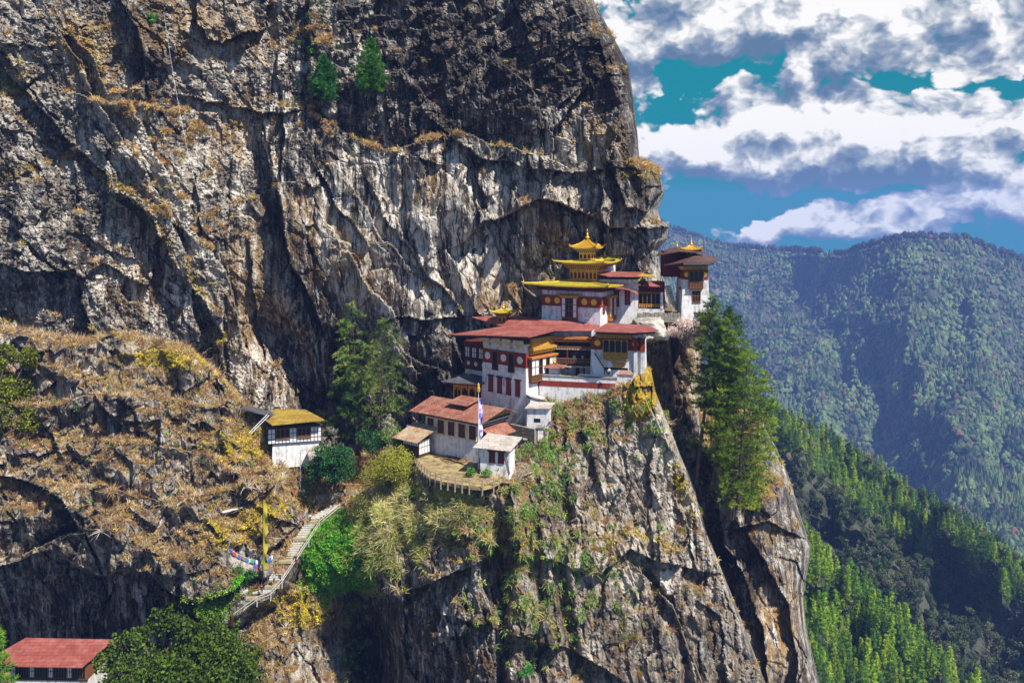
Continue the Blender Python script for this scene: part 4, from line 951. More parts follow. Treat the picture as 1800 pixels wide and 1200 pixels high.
# ---- the tall white temple --------------------------------------------------------
def lower_temple():
    f = frame(925, 738, 190, 42); root = empty('temple', f.w(-6, 4, 0), 'tall white temple block under the big red tin roof, white roundels on its band', 'temple')
    Fh = 16.2; bt = .75
    MB().box(f, -14.6, 0, 0, 10.6, -7, Fh, bt).build('wall', WHITE, root)
    # recessed dark timber wing on the left
    MB().box(f, -22.5, -14.2, 3.2, 9, -1, 8.6).build('wall', WHITE, root)
    MB().box(f, -22.6, -14.1, 3.0, 9.1, 8.61, 15.2).build('timber_gallery', MAROON, root)
    fl = Fr(f.w(-22.6, 3.0, 0), f.ex, f.ey)
    for x in (1.3, 3.6, 5.9): 
        o = bay(root, fl, x-.75, x+.75, 11.4, 13.8, 2, 2, DWOOD, PANEL, .15, None, brackets=False, skirt=.0)
    for x in (1.5, 4.0, 6.5): MB().disc(fl, x, 9.9, .5, -.1, .1).build('medallion', PANEL, root)
    MB().box(fl, -.2, 8.5, -.25, 0, 10.9, 11.1).box(fl, -.2, 8.5, -.25, 0, 8.5, 8.65).build('rail', DWOOD, root)
    ins = lambda z: bt*(z+7)/(Fh+7)
    ff = Fr(f.w(-14.6+ins(11.3), ins(11.3), 0), f.ex, f.ey)       # face of the battered wall at the band
    band(root, ff, -.05, 13.3, 11.3, 14.6, (1.6, 6.6, 11.6), PANEL, .85)
    fm = Fr(f.w(-14.6+ins(4.7), ins(4.7), 0), f.ex, f.ey); fw = Fr(f.w(-14.6+ins(9.8), ins(9.8), 0), f.ex, f.ey)
    for x in (4.1, 9.1): slit(root, fw, x, 10.0, 1.7, 4.2, WOOD, DARK)
    for x in (3.0, 5.8, 8.6, 11.4): slit(root, fm, x, 4.9, 1.15, 3.4, DWOOD, REDB)
    # brackets under the eave
    c = MB(); c.box(ff, -.2, 13.6, -.35, 9, 16.21, 16.7)
    for x in (.2, 3.6, 7.0, 10.4): c.box(ff, x, x+2.6, -1.0, .3, 16.703, 17.5)
    for x in (.6, 4.0, 7.4, 10.8): c.box(ff, x, x+1.8, -.6, .2, 15.3, 16.2)
    c.build('eave_brackets', CREAM, root)
    c = MB(); c.box(ff, -.3, 13.6, -.3, 9, 16.71, 17.9)
    for k in range(26): c.box(ff, .1+k*.52, .36+k*.52, -1.3, .2, 17.6, 17.95)
    c.build('eave_beam', DWOOD, root)
    # right-hand flank with the timber bay
    fr = Fr(f.w(-ins(8.), ins(8.), 0), f.ey, -f.ex); fb = Fr(f.w(-ins(11.3), ins(11.3), 0), f.ey, -f.ex); f2 = Fr(f.w(-ins(2.4), ins(2.4), 0), f.ey, -f.ex)
    band(root, fb, -.05, 7.9, 11.3, 14.6, (), PANEL)
    bay(root, fr, .9, 9.6, 8.3, 13.2, 7, 2, WOOD, PANEL, .9, ORANGE, dark_cols=(2, 4), skirt=.28)
    cornice(root, fr, 1.0, 9.4, 14.2, 1.2, 1.7, GOLDW); MB().box(fr, 1.2, 9.2, -.7, .3, 15.93, 17.9).build('gable_panel', GOLDW, root)
    slit(root, f2, 5.6, 2.6, 2.2, 4.4, DWOOD, MAROON)
    # the big folded roof
    def q(x, y, Y): return P(x, y, Y)
    pts = [q(787, 588, 205), q(860, 589.5, 195), q(929, 592, 185.5), q(976, 580, 194), q(1046, 580.5, 196), q(1057, 567.5, 202), q(951, 562, 202.5), q(898, 571, 203)]
    MB().slab(pts, .22, [(0, 1, 7), (1, 2, 3, 7), (7, 3, 6), (6, 3, 4, 5)]).build('roof', REDROOF, root)
    pts = [q(829, 557, 216), q(884, 574, 208), q(952, 561.5, 206), q(906, 553, 216)]
    MB().slab(pts, .22, [(0, 1, 2, 3)]).build('rear_roof', REDROOF, root)
    # fascia boards, a little inside the eave line
    e = MB(); e.slab([q(792, 589.2, 206), q(929, 593.5, 187), q(927, 593, 189), q(795, 589.2, 207.5)], .35); e.slab([q(929, 593.5, 187), q(975, 582, 195), q(972, 582, 196.5), q(927, 593, 189)], .35)
    e.build('fascia', DWOOD, root)
    # small gilded cupola on the rear roof
    c = frame(885, 555, 211, 20); lantern(root, c, 0, 0, -1.6, 1.1, 1.1, 2.6, GOLDW, 1.9)
    pagoda(root, c, 0, 0, 1.05, 2.7, 2.7, .6, .3, GOLDR, name='cupola_roof'); finial(root, c.w(0, 0, 1.6), 2.0)
lower_temple()

def courtyard():
    f = frame(948, 703, 193.5, 13.5); root = empty('courtyard_wall', f.w(10, 0, 0), 'white terrace wall with a red stripe in front of the courtyard', 'wall')
    w = MB(); w.box(f, 0, 21.6, 0, .8, -4, 4.3); w.build('wall', WHITE, root)
    MB().box(f, .02, 21.6, -.06, .86, 3.3, 4.5).build('painted_band', REDB, root)
    MB().box(f, .02, 17.5, .05, .7, 4.503, 5.55).build('parapet', WHITE, root)
    MB().box(f, -.05, 17.7, -.12, .9, 5.553, 5.78).build('coping', STONE, root)
    MB().box(f, 17.6, 21.6, .1, .7, 4.503, 6.6).build('parapet', WHITE, root)
    MB().slab([f.w(17.4, -.1, 6.62), f.w(21.4, -.1, 6.62), f.w(20.6, .5, 7.5), f.w(18.4, .5, 7.5)], .14).build('coping', RUSTROOF, root)
    MB().box(f, 0, 24, .86, 14, 3.0, 3.5).build('paving', STONE, root)
    # pale cloth heaped along the wall
    s = MB(); rr = random.Random(3)
    for i in range(26): x = 8.3+rr.random()*6; b = 1.2+rr.random()*.8; s.box(f, x, x+.7, b, b+.45, 5.6, 5.75+rr.random()*.3, .08)
    tag(s.build('cloth_heap', PANEL), 'heap of pale cloth spread along the courtyard parapet', 'cloth')
courtyard()

def east_wing():
    f = frame(1133, 664, 190, 13.5); root = empty('temple_wing', f.w(-6, 4, 0), 'east temple wing with yellow arched bay window beside the covered balcony', 'temple')
    H = 9.8; bt = .35
    MB().box(f, -12.3, 0, 0, 8, -5, H, bt).build('wall', WHITE, root)
    ff = Fr(f.w(-12.3+bt*.7, bt*.58, 0), f.ex, f.ey)
    band(root, ff, -.05, 11.7, 5.9, 8.9, (1.5, 10.0), GOLD, .7)
    bay(root, ff, 2.9, 8.3, 4.1, 8.3, 4, 1, GOLDW, None, .8, None, skirt=.33, arches=True)
    cornice(root, ff, 1.4, 9.2, 8.6, 1.2, 1.1, GOLDW)
    # corner pilasters
    for a, b in ((-2.4, -1.5), (-.9, .15)):
        o = MB().box(f, a, b, -.5, .4, -4, 9.3, .1).build('pilaster', WHITE, root); MB().box(f, a+.03, b-.03, -.56, .3, 5.9, 8.9).build('painted_band', REDB, o)
    # doorway with its carved head, low opening beside it
    d = MB(); d.box(ff, 5.0, 7.6, -.25, .3, 2.0, 2.9); d.box(ff, 4.6, 8.0, -.45, .3, 2.903, 3.2); d.build('door_head', GOLDW, root)
    MB().box(ff, 3.2, 8.2, -.05, .3, -.4, 1.997).build('doorway', DARK, root)
    MB().box(ff, 3.0, 3.2, -.15, .3, -.4, 2.0).box(ff, 8.2, 8.4, -.15, .3, -.4, 2.0).build('door_frame', WOOD, root)
    slit(root, Fr(f.w(-bt, bt, 0), f.ey, -f.ex), 3.2, 5.0, 1.4, 3.2)
    q = P
    MB().slab([q(1043, 582, 187), q(1107, 584, 184), q(1158, 581, 189), q(1143, 572, 197), q(1067, 567, 201)], .2, [(0, 1, 4), (1, 3, 4), (1, 2, 3)]).build('roof', REDROOF, root)
    MB().slab([q(1047, 584.5, 188.5), q(1107, 586.5, 186), q(1107, 586, 188), q(1050, 584, 190)], .3).slab([q(1107, 586.5, 186), q(1152, 583.5, 190), q(1149, 583, 191.5), q(1107, 586, 188)], .3).build('fascia', DWOOD, root)
    # ---- covered balcony block between the two
    g = frame(967, 661, 199.5, 10); r2 = empty('balcony_block', g.w(5, 2, 0), 'recessed block with dark timber balcony between white tower and east wing', 'temple')
    MB().box(g, -.5, 11.2, 0, 6, -3, 10.6).build('wall', WHITE, r2)
    MB().box(g, 0, 10.8, -2.6, .002, 3.1, 3.5).box(g, 0, 10.8, -2.75, -2.55, 3.503, 3.62).build('balcony_floor', DWOOD, r2)
    for x in (.3, 4.3, 8.2, 10.6): MB().box(g, x-.16, x+.16, -2.5, -2.2, -1, 9.6).build('post', MAROON, r2)
    r_ = MB(); r_.box(g, .2, 10.7, -2.7, -2.55, 4.6, 4.8)
    for i in range(30): x = .35+i*.35; r_.box(g, x, x+.14, -2.68, -2.58, 3.62, 4.597)
    r_.build('railing', WOOD, r2)
    u = MB(); 
    for i in range(26): x = .2+i*.4; u.disc(g, x+.1, 2.8, .16, -2.72, -2.5, 8)
    for i in range(28): x = .3+i*.37; u.disc(g, x, 6.85, .13, -2.62, -2.5, 8)
    u.build('carved_ends', CREAM, r2)
    MB().box(g, .1, 10.7, -2.6, -2.35, 7.1, 7.5).build('beam', WOOD, r2)
    cornice(r2, Fr(g.w(.2, -2.3, 0), g.ex, g.ey), 0, 10.6, 8.5, .8, 1.2, ORANGE)
    MB().box(g, .2, 10.6, -.05, .2, 3.7, 8.2).build('dark_sheet', DARK, r2)  # dark sheet on the back wall paints in shade under the balcony roof
    for x in (5.3, 7.3): MB().box(g, x, x+.7, -.12, .2, 4.4, 5.0).build('curtain', PANEL, r2)
    MB().box(g, 6.0, 6.9, -.12, .2, -1, 2.4).build('door', MAROON, r2)
    # stair from courtyard to the balcony
    st = frame(1044, 622, 192.5, 13); n = 12; t = MB()
    for i in range(n): t.box(st, .2+i*.25, .5+i*.25, .0, 1.1, -i*.4-.1, -i*.4)
    for b in (-.05, 1.1): t.slab([st.w(.1, b, .35), st.w(3.4, b, -4.4), st.w(3.4, b+.08, -4.4), st.w(.1, b+.08, .35)], .3); t.slab([st.w(.1, b, 1.3), st.w(3.4, b, -3.4), st.w(3.4, b+.08, -3.4), st.w(.1, b+.08, 1.3)], .08)
    t.build('outside_stair', DWOOD, r2)
    # little gilt canopy over the courtyard shrine
    c = frame(975, 652, 195, 20); r3 = empty('shrine', c.w(0, 0, 0), 'small red roofed shrine with gilt pinnacle in the courtyard', 'shrine')
    MB().box(c, -1.1, 1.1, -1, 1, -2, .9).build('base', WHITE, r3); pagoda(r3, c, 0, 0, 1.0, 2.3, 2.0, .7, .15, RUSTROOF, .12); finial(r3, c.w(0, 0, 1.6), 1.6)
east_wing()

def middle_temple():
    f = frame(1056, 574, 200, 28); root = empty('temple', f.w(-7, 6, 0), 'upper white temple with flared yellow roof and gilded lantern tiers', 'temple')
    H = 8.1; bt = .3
    MB().box(f, -15.6, 0, 0, 16, -4, H, bt).build('wall', WHITE, root)
    ff = Fr(f.w(-15.6+bt*.7, bt*.4, 0), f.ex, f.ey)
    band(root, ff, -.05, 15.2, 4.5, 6.7, (1.6, 4.1, 11.2, 13.6), GOLD, .75)
    MB().box(ff, -.2, 15.4, -.16, .2, 4.3, 4.5).box(ff, -.2, 15.4, -.16, .2, 6.7, 6.9).build('moulding', WOOD, root)
    bay(root, ff, 5.6, 9.5, 1.0, 6.4, 4, 3, WOOD, PANEL, .7, GOLDW, dark_cols=(1, 2), skirt=.15)
    cornice(root, ff, 4.0, 10.6, 6.9, .6, .5, GOLDW)
    fr = Fr(f.w(-bt*.4, bt*.6, 0), f.ey, -f.ex)
    band(root, fr, -.05, 15, 4.5, 6.7, (.9,), GOLD, .6)
    slit(root, fr, 2.0, 3.0, .8, 3.4, MAROON, REDB)
    bay(root, fr, 4.4, 9.6, 1.0, 6.2, 4, 3, ORANGE, PANEL, .6, GOLDW, dark_cols=(1,), skirt=.18)
    slit(root, fr, 12.5, 1.5, 1.2, 4.0)
    # flared gilded main roof
    pagoda(root, f, -7.8, 8, 9.5, 10.9, 11.2, .8, .3, GOLDR, .3, th=.3)
    MB().box(f, -17.6, 2.0, -2.0, 18, 9.0, 9.35).build('soffit', MAROON, root)
    MB().box(f, -16.3, .7, -.8, 16.8, 8.11, 8.99).build('eave_brackets', MAROON, root)
    c = f.sub(-6.8, 8, 0)
    lantern(root, c, 0, 0, 10.2, 3.6, 2.6, 4.4, GOLDW, 1.45)
    pagoda(root, c, 0, 0, 14.6, 6.6, 5.6, .6, .4, GOLDR, .25)
    lantern(root, c, 0, 0, 15.2, 1.6, 1.4, 2.9, GOLD, 1.7)
    pagoda(root, c, 0, 0, 18.1, 3.4, 3.1, 2.0, .45, GOLD, .2); finial(root, c.w(0, 0, 19.9), 2.9)
    for sa in (-1, 1):
        for sb in (-1, 1): finial(root, c.w(sa*3.35, sb*3.05, 18.5), .7)
    for sa, sb in ((1, -1), (-1, -1), (1, 1)): finial(root, f.w(-7.8+sa*10.9, 8+sb*11.2, 9.9), .9, 'roof_ornament')
    # second, smaller lantern behind
    g = frame(1063, 466, 214, 20); r2 = empty('roof_shrine', g.w(0, 0, 0), 'smaller gilded roof lantern just behind the main gilded one', 'shrine')
    MB().box(g, -2.2, 2.2, -2.2, 2.2, -7, -.02).build('base', WHITE, r2)
    lantern(r2, g, 0, 0, 0, 1.7, 1.7, 1.6, GOLDW, 1.5); pagoda(r2, g, 0, 0, 1.55, 3.2, 3.0, .7, .3, GOLDR, .16); finial(r2, g.w(0, 0, 2.1), 1.6)
middle_temple()

def annex():
    f = frame(1100, 549, 207, 8); root = empty('temple_annex', f.w(5, 4, 0), 'long low annex with red roof and gold railed veranda below the cliff', 'temple')
    MB().box(f, -7, 3.0, 0, 6, -3, 8.0).build('wall', WHITE, root)
    MB().box(f, 3.0, 9.4, 1.6, 6, -3, 7.2).build('wall', MAROON, root)
    MB().box(f, 3.0, 9.2, -.1, 1.6, -2, .9).build('veranda_base', WHITE, root)
    for i in range(7): x = 3.1+i*1.0; MB().box(f, x-.08, x+.08, -.05, .12, .9, 4.6).build('post', WOOD, root)
    MB().box(f, 3.0, 9.2, -.1, .15, 4.6, 5.0).build('beam', WOOD, root)
    r = MB()
    for i in range(11): x = 3.3+i*.56; r.disc(f, x, 1.6, .24, -.12, .05, 10)
    r.box(f, 3.0, 9.2, -.08, .08, 1.9, 2.1); r.build('railing', GOLDW, root)
    MB().box(f, 3.3, 9.0, 1.45, 1.62, 1.0, 4.5).build('dark_sheet', DARK, root)
    MB().box(f, 8.3, 8.9, -.2, .4, .9, 5).build('pillar', WHITE, root)
    slit(root, f, .4, 2.0, 1.0, 3.2); slit(root, f, -2.2, 1.5, 1.0, 3.5)
    q = P
    MB().slab([q(1050, 481, 206), q(1068, 485, 203), q(1151, 486, 204), q(1137, 478, 212), q(1060, 477, 212)], .2, [(0, 1, 4), (1, 2, 3, 4)]).build('roof', REDROOF, root)
    MB().slab([q(1120, 484, 204), q(1152, 486.2, 203.5), q(1139, 478.5, 212), q(1136, 478.5, 212)], .25).build('gilt_edge', GOLDR, root)
    finial(root, q(1137, 479, 210), 1.7)
    MB().slab([q(1126, 502, 205), q(1164, 503, 205), q(1158, 493, 209), q(1135, 494, 209)], .18).build('lower_roof', REDROOF, root)
    MB().box(f, -6, 3.6, -.5, .3, 6.6, 6.9).box(f, -6, 3.2, -.3, .3, 5.6, 5.8).build('string_course', CREAM, root)
    MB().slab([q(1066, 503, 199), q(1105, 508, 201), q(1122, 517, 203), q(1121, 512, 207), q(1075, 500, 206)], .2).build('porch_roof', REDROOF, root)
    MB().box(f, -6, 3.3, .5, 5, 8.0, 9.0).build('eave_brackets', DWOOD, root)
annex()

def upper_tower():
    f = frame(1197, 548, 203, 0); root = empty('tower', f.w(3.5, 3, 0), 'slender white tower with carved bay window at the right end of the ledge', 'tower')
    H = 11.2; bt = .75
    MB().box(f, 0, 7.15, 0, 8, -2.5, H, bt, (1, 1, .8, .8)).build('wall', WHITE, root)
    ff = Fr(f.w(bt*.8, bt*.8*.55, 0), f.ex, f.ey)
    band(root, ff, -.06, 5.9, 7.7, 10.0, (.85, 5.0), GOLD, .62)
    fl = Fr(f.w(bt*.7, 8, 0), -f.ey, f.ex)
    band(root, fl, .4, 7.3, 7.7, 10.0)
    cornice(root, ff, .1, 5.8, 10.0, .5, .9, GOLDW); cornice(root, fl, .2, 7.2, 10.0, .4, .9, CREAM)
    bay(root, ff, 1.25, 4.65, 5.7, 9.8, 3, 1, WOOD, None, .8, None, skirt=.36, arches=True)
    bay(root, Fr(f.w(.55, .4, 0), f.ex, f.ey), 2.2, 4.1, 2.2, 5.0, 3, 2, WOOD, None, .2, CREAM, skirt=.1, brackets=False)
    slit(root, fl, 5.4, 2.2, .8, 3.0)
    q = P
    pts = [q(1167, 466, 205), q(1202, 461.5, 200), q(1252, 461.5, 200), q(1264, 455, 206), q(1224, 446.5, 206), q(1180, 448, 213), q(1240, 447, 213)]
    MB().slab(pts, .25, [(0, 1, 4, 5), (1, 2, 4), (2, 3, 6, 4)]).build('roof', BROWNROOF, root)
    MB().slab([q(1201, 463, 200.2), q(1251, 463, 200.2), q(1250, 463, 201.2), q(1202, 463, 201.2)], .28).build('fascia', PANEL, root)
    MB().slab([q(1172, 467, 205.5), q(1203, 463.5, 201.6), q(1250, 463.5, 201.6), q(1256, 459, 206), q(1240, 459, 210), q(1185, 462, 210)], .4).build('soffit', MAROON, root)
    # set-back storey with the upper roof
    MB().box(f, -3.3, 4.6, 4, 9, 8, 14.2).build('wall', MAROON, root)
    MB().slab([q(1153, 449, 206), q(1196, 441, 203), q(1240, 444, 205), q(1232, 437, 212), q(1190, 433.5, 212), q(1160, 441, 212)], .22, [(0, 1, 5), (1, 4, 5), (1, 2, 3, 4)]).build('upper_roof', BROWNROOF, root)
    c = frame(1215, 444, 208, 10)
    lantern(root, c, 0, 0, -.6, 1.2, 1.2, 1.5, GOLDW, 1.5); pagoda(root, c, 0, 0, .85, 2.6, 2.4, .8, .35, GOLD, .16); finial(root, c.w(0, 0, 1.55), 2.1)
    finial(root, q(1190, 435, 208), 1.5)
    # prop stair on the left flank
    st = MB(); g = frame(1181, 548, 204, -8)
    for i in range(14): st.box(g, 0, 1.6, .4*i, .4*i+.4, .0+.42*i, .28+.42*i)
    tag(st.build('stone_stair', STONE), 'steep stone steps climbing beside the upper tower', 'stair')
    # low wall along the platform
    w = frame(1120, 551, 204, 2); mb = MB(); rr = random.Random(2); x = 0.
    while x < 17: d = .5+rr.random()*.9; mb.box(w, x, x+d-.03, -.4-rr.random()*.12, .5, -2, .05+rr.random()*.35, .05); x += d
    tag(mb.build('stone_wall', STONE), 'rough stone wall edging the platform below the upper tower', 'wall')
upper_tower()

def pavilion():
    f = frame(838, 712, 199, 20); root = empty('pavilion', f.w(-3, 3, 0), 'dark roofed open pavilion tucked left of the tall white temple', 'pavilion')
    MB().box(f, -6.2, 0, 0, 5, -3, .5).build('base', STONE, root)
    for a in (-5.9, -4.0, -2.1, -.4): MB().box(f, a-.16, a+.16, .1, .42, .5, 4.6).build('post', GOLDW, root)
    for b in (2.4, 4.6): MB().box(f, -6.06, -5.74, b, b+.3, .5, 4.6).build('post', GOLDW, root)
    a_ = MB()
    for i in range(3):
        x0 = -5.9+i*1.85; a_.box(f, x0+.16, x0+1.6, .15, .3, 3.7, 4.55)
        a_.box(f, x0+.16, x0+.5, .14, .31, 3.2, 3.69); a_.box(f, x0+1.3, x0+1.6, .14, .31, 3.2, 3.69)
    a_.build('carved_arch', ORANGE, root)
    MB().box(f, -5.6, -.3, 3.8, 4.6, .5, 4.4).build('back_wall', MAROON, root)
    r_ = MB(); r_.box(f, -5.8, -.5, .1, .22, 1.4, 1.55)
    for i in range(14): x = -5.7+i*.38; r_.box(f, x, x+.1, .12, .2, .5, 1.397)
    r_.build('railing', WOOD, root)
    MB().box(f, -6.6, .3, -.4, 5.2, 4.6, 5.1).build('beam', DWOOD, root)
    pagoda(root, f, -3.2, 2.6, 5.2, 5.0, 4.2, 1.4, .1, BLACKROOF, .2); finial(root, f.w(-3.2, 2.6, 6.5), 1.5)
pavilion()

# ---- long rusty-roofed house on the terrace ---------------------------------------
def long_house():
    f = frame(845, 817, 180, 37); root = empty('house', f.w(-6, 4, 0), 'long cream house with rusty red roof standing on the fenced terrace', 'house')
    MB().box(f, -15.6, 0, 0, 9, -3, 4.6).build('wall', WHITE, root)
    MB().box(f, -15.7, .1, -.1, 9.1, 4.603, 8.9).build('upper_wall', CREAM, root)
    ff = Fr(f.w(-15.7, -.1, 0), f.ex, f.ey)
    for i, x in enumerate((1.6, 4.6, 7.6, 10.6, 13.6)):
        m = MB(); m.box(ff, x-1.1, x-.95, -.12, .1, 5.0, 8.0).box(ff, x+.95, x+1.1, -.12, .1, 5.0, 8.0).box(ff, x-1.2, x+1.2, -.2, .1, 8.003, 8.25).box(ff, x-1.15, x+1.15, -.16, .1, 4.8, 4.997)
        o = m.build('window', CREAM, root); MB().box(ff, x-.95, x-.03, -.05, .09, 5.0, 8.0).box(ff, x+.03, x+.95, -.05, .09, 5.0, 8.0).build('shutter', MAROON, o)
    c = MB(); c.box(ff, -.3, 16.1, -.35, .3, 8.35, 8.6)
    for i in range(34): x = -.1+i*.48; c.box(ff, x, x+.24, -.6, .2, 8.603, 8.88)
    c.build('eave_brackets', DWOOD, root)
    z = 9.3; zr = 11.6; b0, bm, b1 = -2.2, 4.5, 11
    A, B_, C_, D_, E_, G_ = f.w(-18.6, b0, z), f.w(1.8, b0, z), f.w(3.0, bm, zr), f.w(-18.0, bm, zr), f.w(1.8, b1, z), f.w(-18.6, b1, z)
    MB().slab([A, B_, C_, D_, E_, G_], .16, [(0, 1, 2, 3), (3, 2, 4, 5)]).build('roof', RUSTROOF, root)
    MB().slab([f.w(-10.5, 1.0, 11.6), f.w(-4.8, 1.0, 11.6), f.w(-4.2, 5.4, 12.6), f.w(-10.0, 5.4, 12.6)], .14).build('raised_roof', RUSTROOF, root)
    MB().box(f, -9.6, -5.2, 2.2, 5, 9.9, 11.9).build('smoke_vent', DWOOD, root)
    # painted gable
    MB().prism(Fr(f.w(.12, -.1, 0), f.ey, -f.ex), [(-1.4, 9.15), (10, 9.15), (4.6, 11.3)], -.05, .2).build('gable', GOLDW, root)
    fr = Fr(f.w(.1, -.1, 0), f.ey, -f.ex)
    MB().box(fr, -.2, 9.3, -.3, .1, 8.2, 8.5).box(fr, -.8, 9.8, -.4, .1, 8.9, 9.14).build('gable_beam', DWOOD, root)
    d = MB()
    for i in range(18): d.box(fr, .0+i*.5, .25+i*.5, -.35, .1, 8.503, 8.897)
    d.build('dentils', PANEL, root)
    MB().box(fr, .6, 8.6, -.06, .1, 5.0, 7.9).build('dark_sheet', DWOOD, root)
    MB().slab([fr.w(.3, -3.0, 6.0), fr.w(8.4, -3.0, 6.0), fr.w(8.4, .0, 7.6), fr.w(.3, .0, 7.6)], .12).build('pent_roof', RUSTROOF, root)
    # pale-roofed shed at its right end
    g = frame(844, 820, 172.5, 14); r2 = empty('shed', g.w(3, 2, 0), 'small shed with pale tin roof against the right end of the long house', 'shed')
    MB().box(g, 0, 6.1, 0, 4.5, -3, 4.1).build('wall', WHITE, r2)
    for x in (2.5, 4.4): slit(r2, g, x, 1.1, 1.0, 2.1, MAROON, MAROON)
    MB().slab([g.w(-1.2, -1.2, 4.2), g.w(6.6, -1.2, 3.9), g.w(7.6, 5.0, 5.2), g.w(.2, 5.0, 5.6)], .12).build('roof', GREYROOF, r2)
    MB().tube([g.w(6.2, -.1, -1), g.w(5.2, -.2, 3.8)], .07).build('prop', DWOOD, r2)
    # half-timbered lean-to at its left end
    h = frame(736, 800, 184, 37); r3 = empty('shed', h.w(-2, 2, 0), 'half timbered lean-to with tan tin roof at the left end of the long house', 'shed')
    MB().box(h, -4.8, 0, 0, 3.6, -2.5, 3.2).build('wall', DWOOD, r3)
    pm = MB(); hh = Fr(h.w(0, 0, 0), h.ey, -h.ex)
    for i in range(4):
        for j in range(2): pm.box(hh, .15+i*.9, .9+i*.9, -.04, .1, .1+j*1.5, 1.45+j*1.5)
    for i in range(7): pm.box(h, -4.6+i*.66, -4.12+i*.66, -.04, .1, 1.9, 3.0)
    pm.build('panel', PANEL, r3)
    MB().slab([h.w(-6.4, -1.6, 3.2), h.w(.8, -1.6, 3.1), h.w(1.8, 4.6, 5.4), h.w(-5.6, 4.6, 5.6)], .12).build('roof', TANROOF, r3)
    MB().box(h, -5, 0, 1, 3.5, 3.2, 4.1).build('loft', DWOOD, r3)
long_house()

def small_sheds():
    f = frame(926, 741, 186, 10); r = empty('shed', f.w(2, 1, 0), 'small white stone shed with flat tin roof below the courtyard wall', 'shed')
    MB().box(f, 0, 5.0, 0, 3, -3, 3.0).build('wall', WHITE, r); MB().box(f, 1.6, 3.0, -.06, .2, .0, .8).build('opening', DARK, r)
    MB().slab([f.w(-.4, -.6, 3.05), f.w(5.2, -.6, 3.2), f.w(5.8, 3.4, 3.7), f.w(.4, 3.4, 3.7)], .12).build('roof', GREYROOF, r)
    f = frame(932, 714, 189.5, -28); r = empty('outhouse', f.w(2, 1, 0), 'grey outhouse with slanting roof above the small white shed', 'shed')
    MB().box(f, 0, 3.8, 0, 2.2, -2, 1.6).build('wall', WHITE, r)
    MB().slab([f.w(-.3, -.5, 2.3), f.w(4.2, -.5, 1.0), f.w(4.2, 2.6, 1.3), f.w(-.3, 2.6, 2.6)], .12).build('roof', GREYROOF, r)
    f = Fr(buttress.at(945, 778), (1, 0, 0), (0, 1, 0)); r = empty('pillar_shrine', f.w(1, 1, 0), 'small white pillar shrine beside the path below the temples', 'shrine')
    MB().box(f, 0, 1.2, 0, 1.2, -1.5, 3.2, .05).build('wall', WHITE, r); MB().box(f, -.3, 1.5, -.3, 1.5, 3.203, 3.4).box(f, 0, 1.2, 0, 1.2, 3.403, 3.7, .3).build('roof', STONE, r)
    f = Fr(buttress.at(922, 782), (1, 0, 0), (0, 1, 0)); r = empty('shrine', f.w(1, 1, 0), 'low whitewashed shrine in the shrubs right of the pale roofed shed', 'shrine')
    MB().box(f, 0, 2.4, 0, 1.6, -1.5, 1.2, .1).build('wall', WHITE, r); MB().box(f, -.3, 2.7, -.3, 1.9, 1.203, 1.4).build('roof', GREYROOF, r)
    f = frame(897, 748, 188, 42); tag(MB().box(f, -.2, 7, 0, .7, -5, .35).build('retaining_wall', STONE), 'mossy retaining wall at the foot of the tall white temple', 'wall')
small_sheds()

def hut():
    f = frame(471, 781, 190, -15); root = empty('hut', f.w(5, 3, 0), 'yellow roofed hut on a white stone base at the foot of the cliff', 'hut')
    MB().box(f, .8, 11.2, .3, 7, -5.5, .0, .2).build('base', WHITE, root)
    MB().box(f, 0, 11.6, 0, 7, .003, 3.9).build('wall', DWOOD, root)
    pm = MB()
    for i in range(15): x = .1+i*.77; pm.box(f, x, x+.62, -.05, .1, .15, .95)
    for i in (0, 1, 6, 7, 12, 13, 14):
        x = .1+i*.77
        for j in (0, 1): pm.box(f, x, x+.62, -.05, .1, 1.15+j*1.15, 2.15+j*1.15)
    g = Fr(f.w(0, 7, 0), -f.ey, f.ex)
    for i in range(8):
        pm.box(g, .15+i*.85, .85+i*.85, -.05, .1, .15, .95)
        if i % 3: pm.box(g, .15+i*.85, .85+i*.85, -.05, .1, 1.15, 2.15)
    pm.build('panel', PANEL, root)
    bay(root, f, 1.75, 4.6, 1.1, 3.3, 3, 1, WOOD, None, .14, None, skirt=.15, arches=True, brackets=False)
    bay(root, f, 6.4, 9.2, 1.1, 3.3, 3, 1, WOOD, None, .14, None, skirt=.15, arches=True, brackets=False)
    MB().box(f, -.3, 11.9, -.4, .2, 3.5, 3.9).build('eave_brackets', DWOOD, root)
    q = P
    MB().slab([q(457, 732, 196), q(478, 746.5, 187.5), q(571, 737.5, 191), q(537, 719.5, 198.5), q(486, 718, 199)], .2, [(0, 1, 4), (1, 2, 3, 4)]).build('roof', YELROOF, root)
    g = frame(437, 757, 195, -15); r2 = empty('shed', g.w(2, 1, 0), 'dark lean-to shed with grey sheet roof left of the yellow roofed hut', 'shed')
    MB().box(g, 0, 4.4, 0, 4, -3, 3.5).build('wall', MAROON, r2)
    MB().slab([q(424, 718, 193), q(474, 731, 192), q(486, 726, 197), q(440, 713, 198)], .14).build('roof', BLACKROOF, r2)
    MB().tube([q(438, 760, 188), q(470, 728, 190)], .09).tube([q(441, 762, 188), q(473, 730, 190)], .09).build('pole', PANEL, r2)
hut()

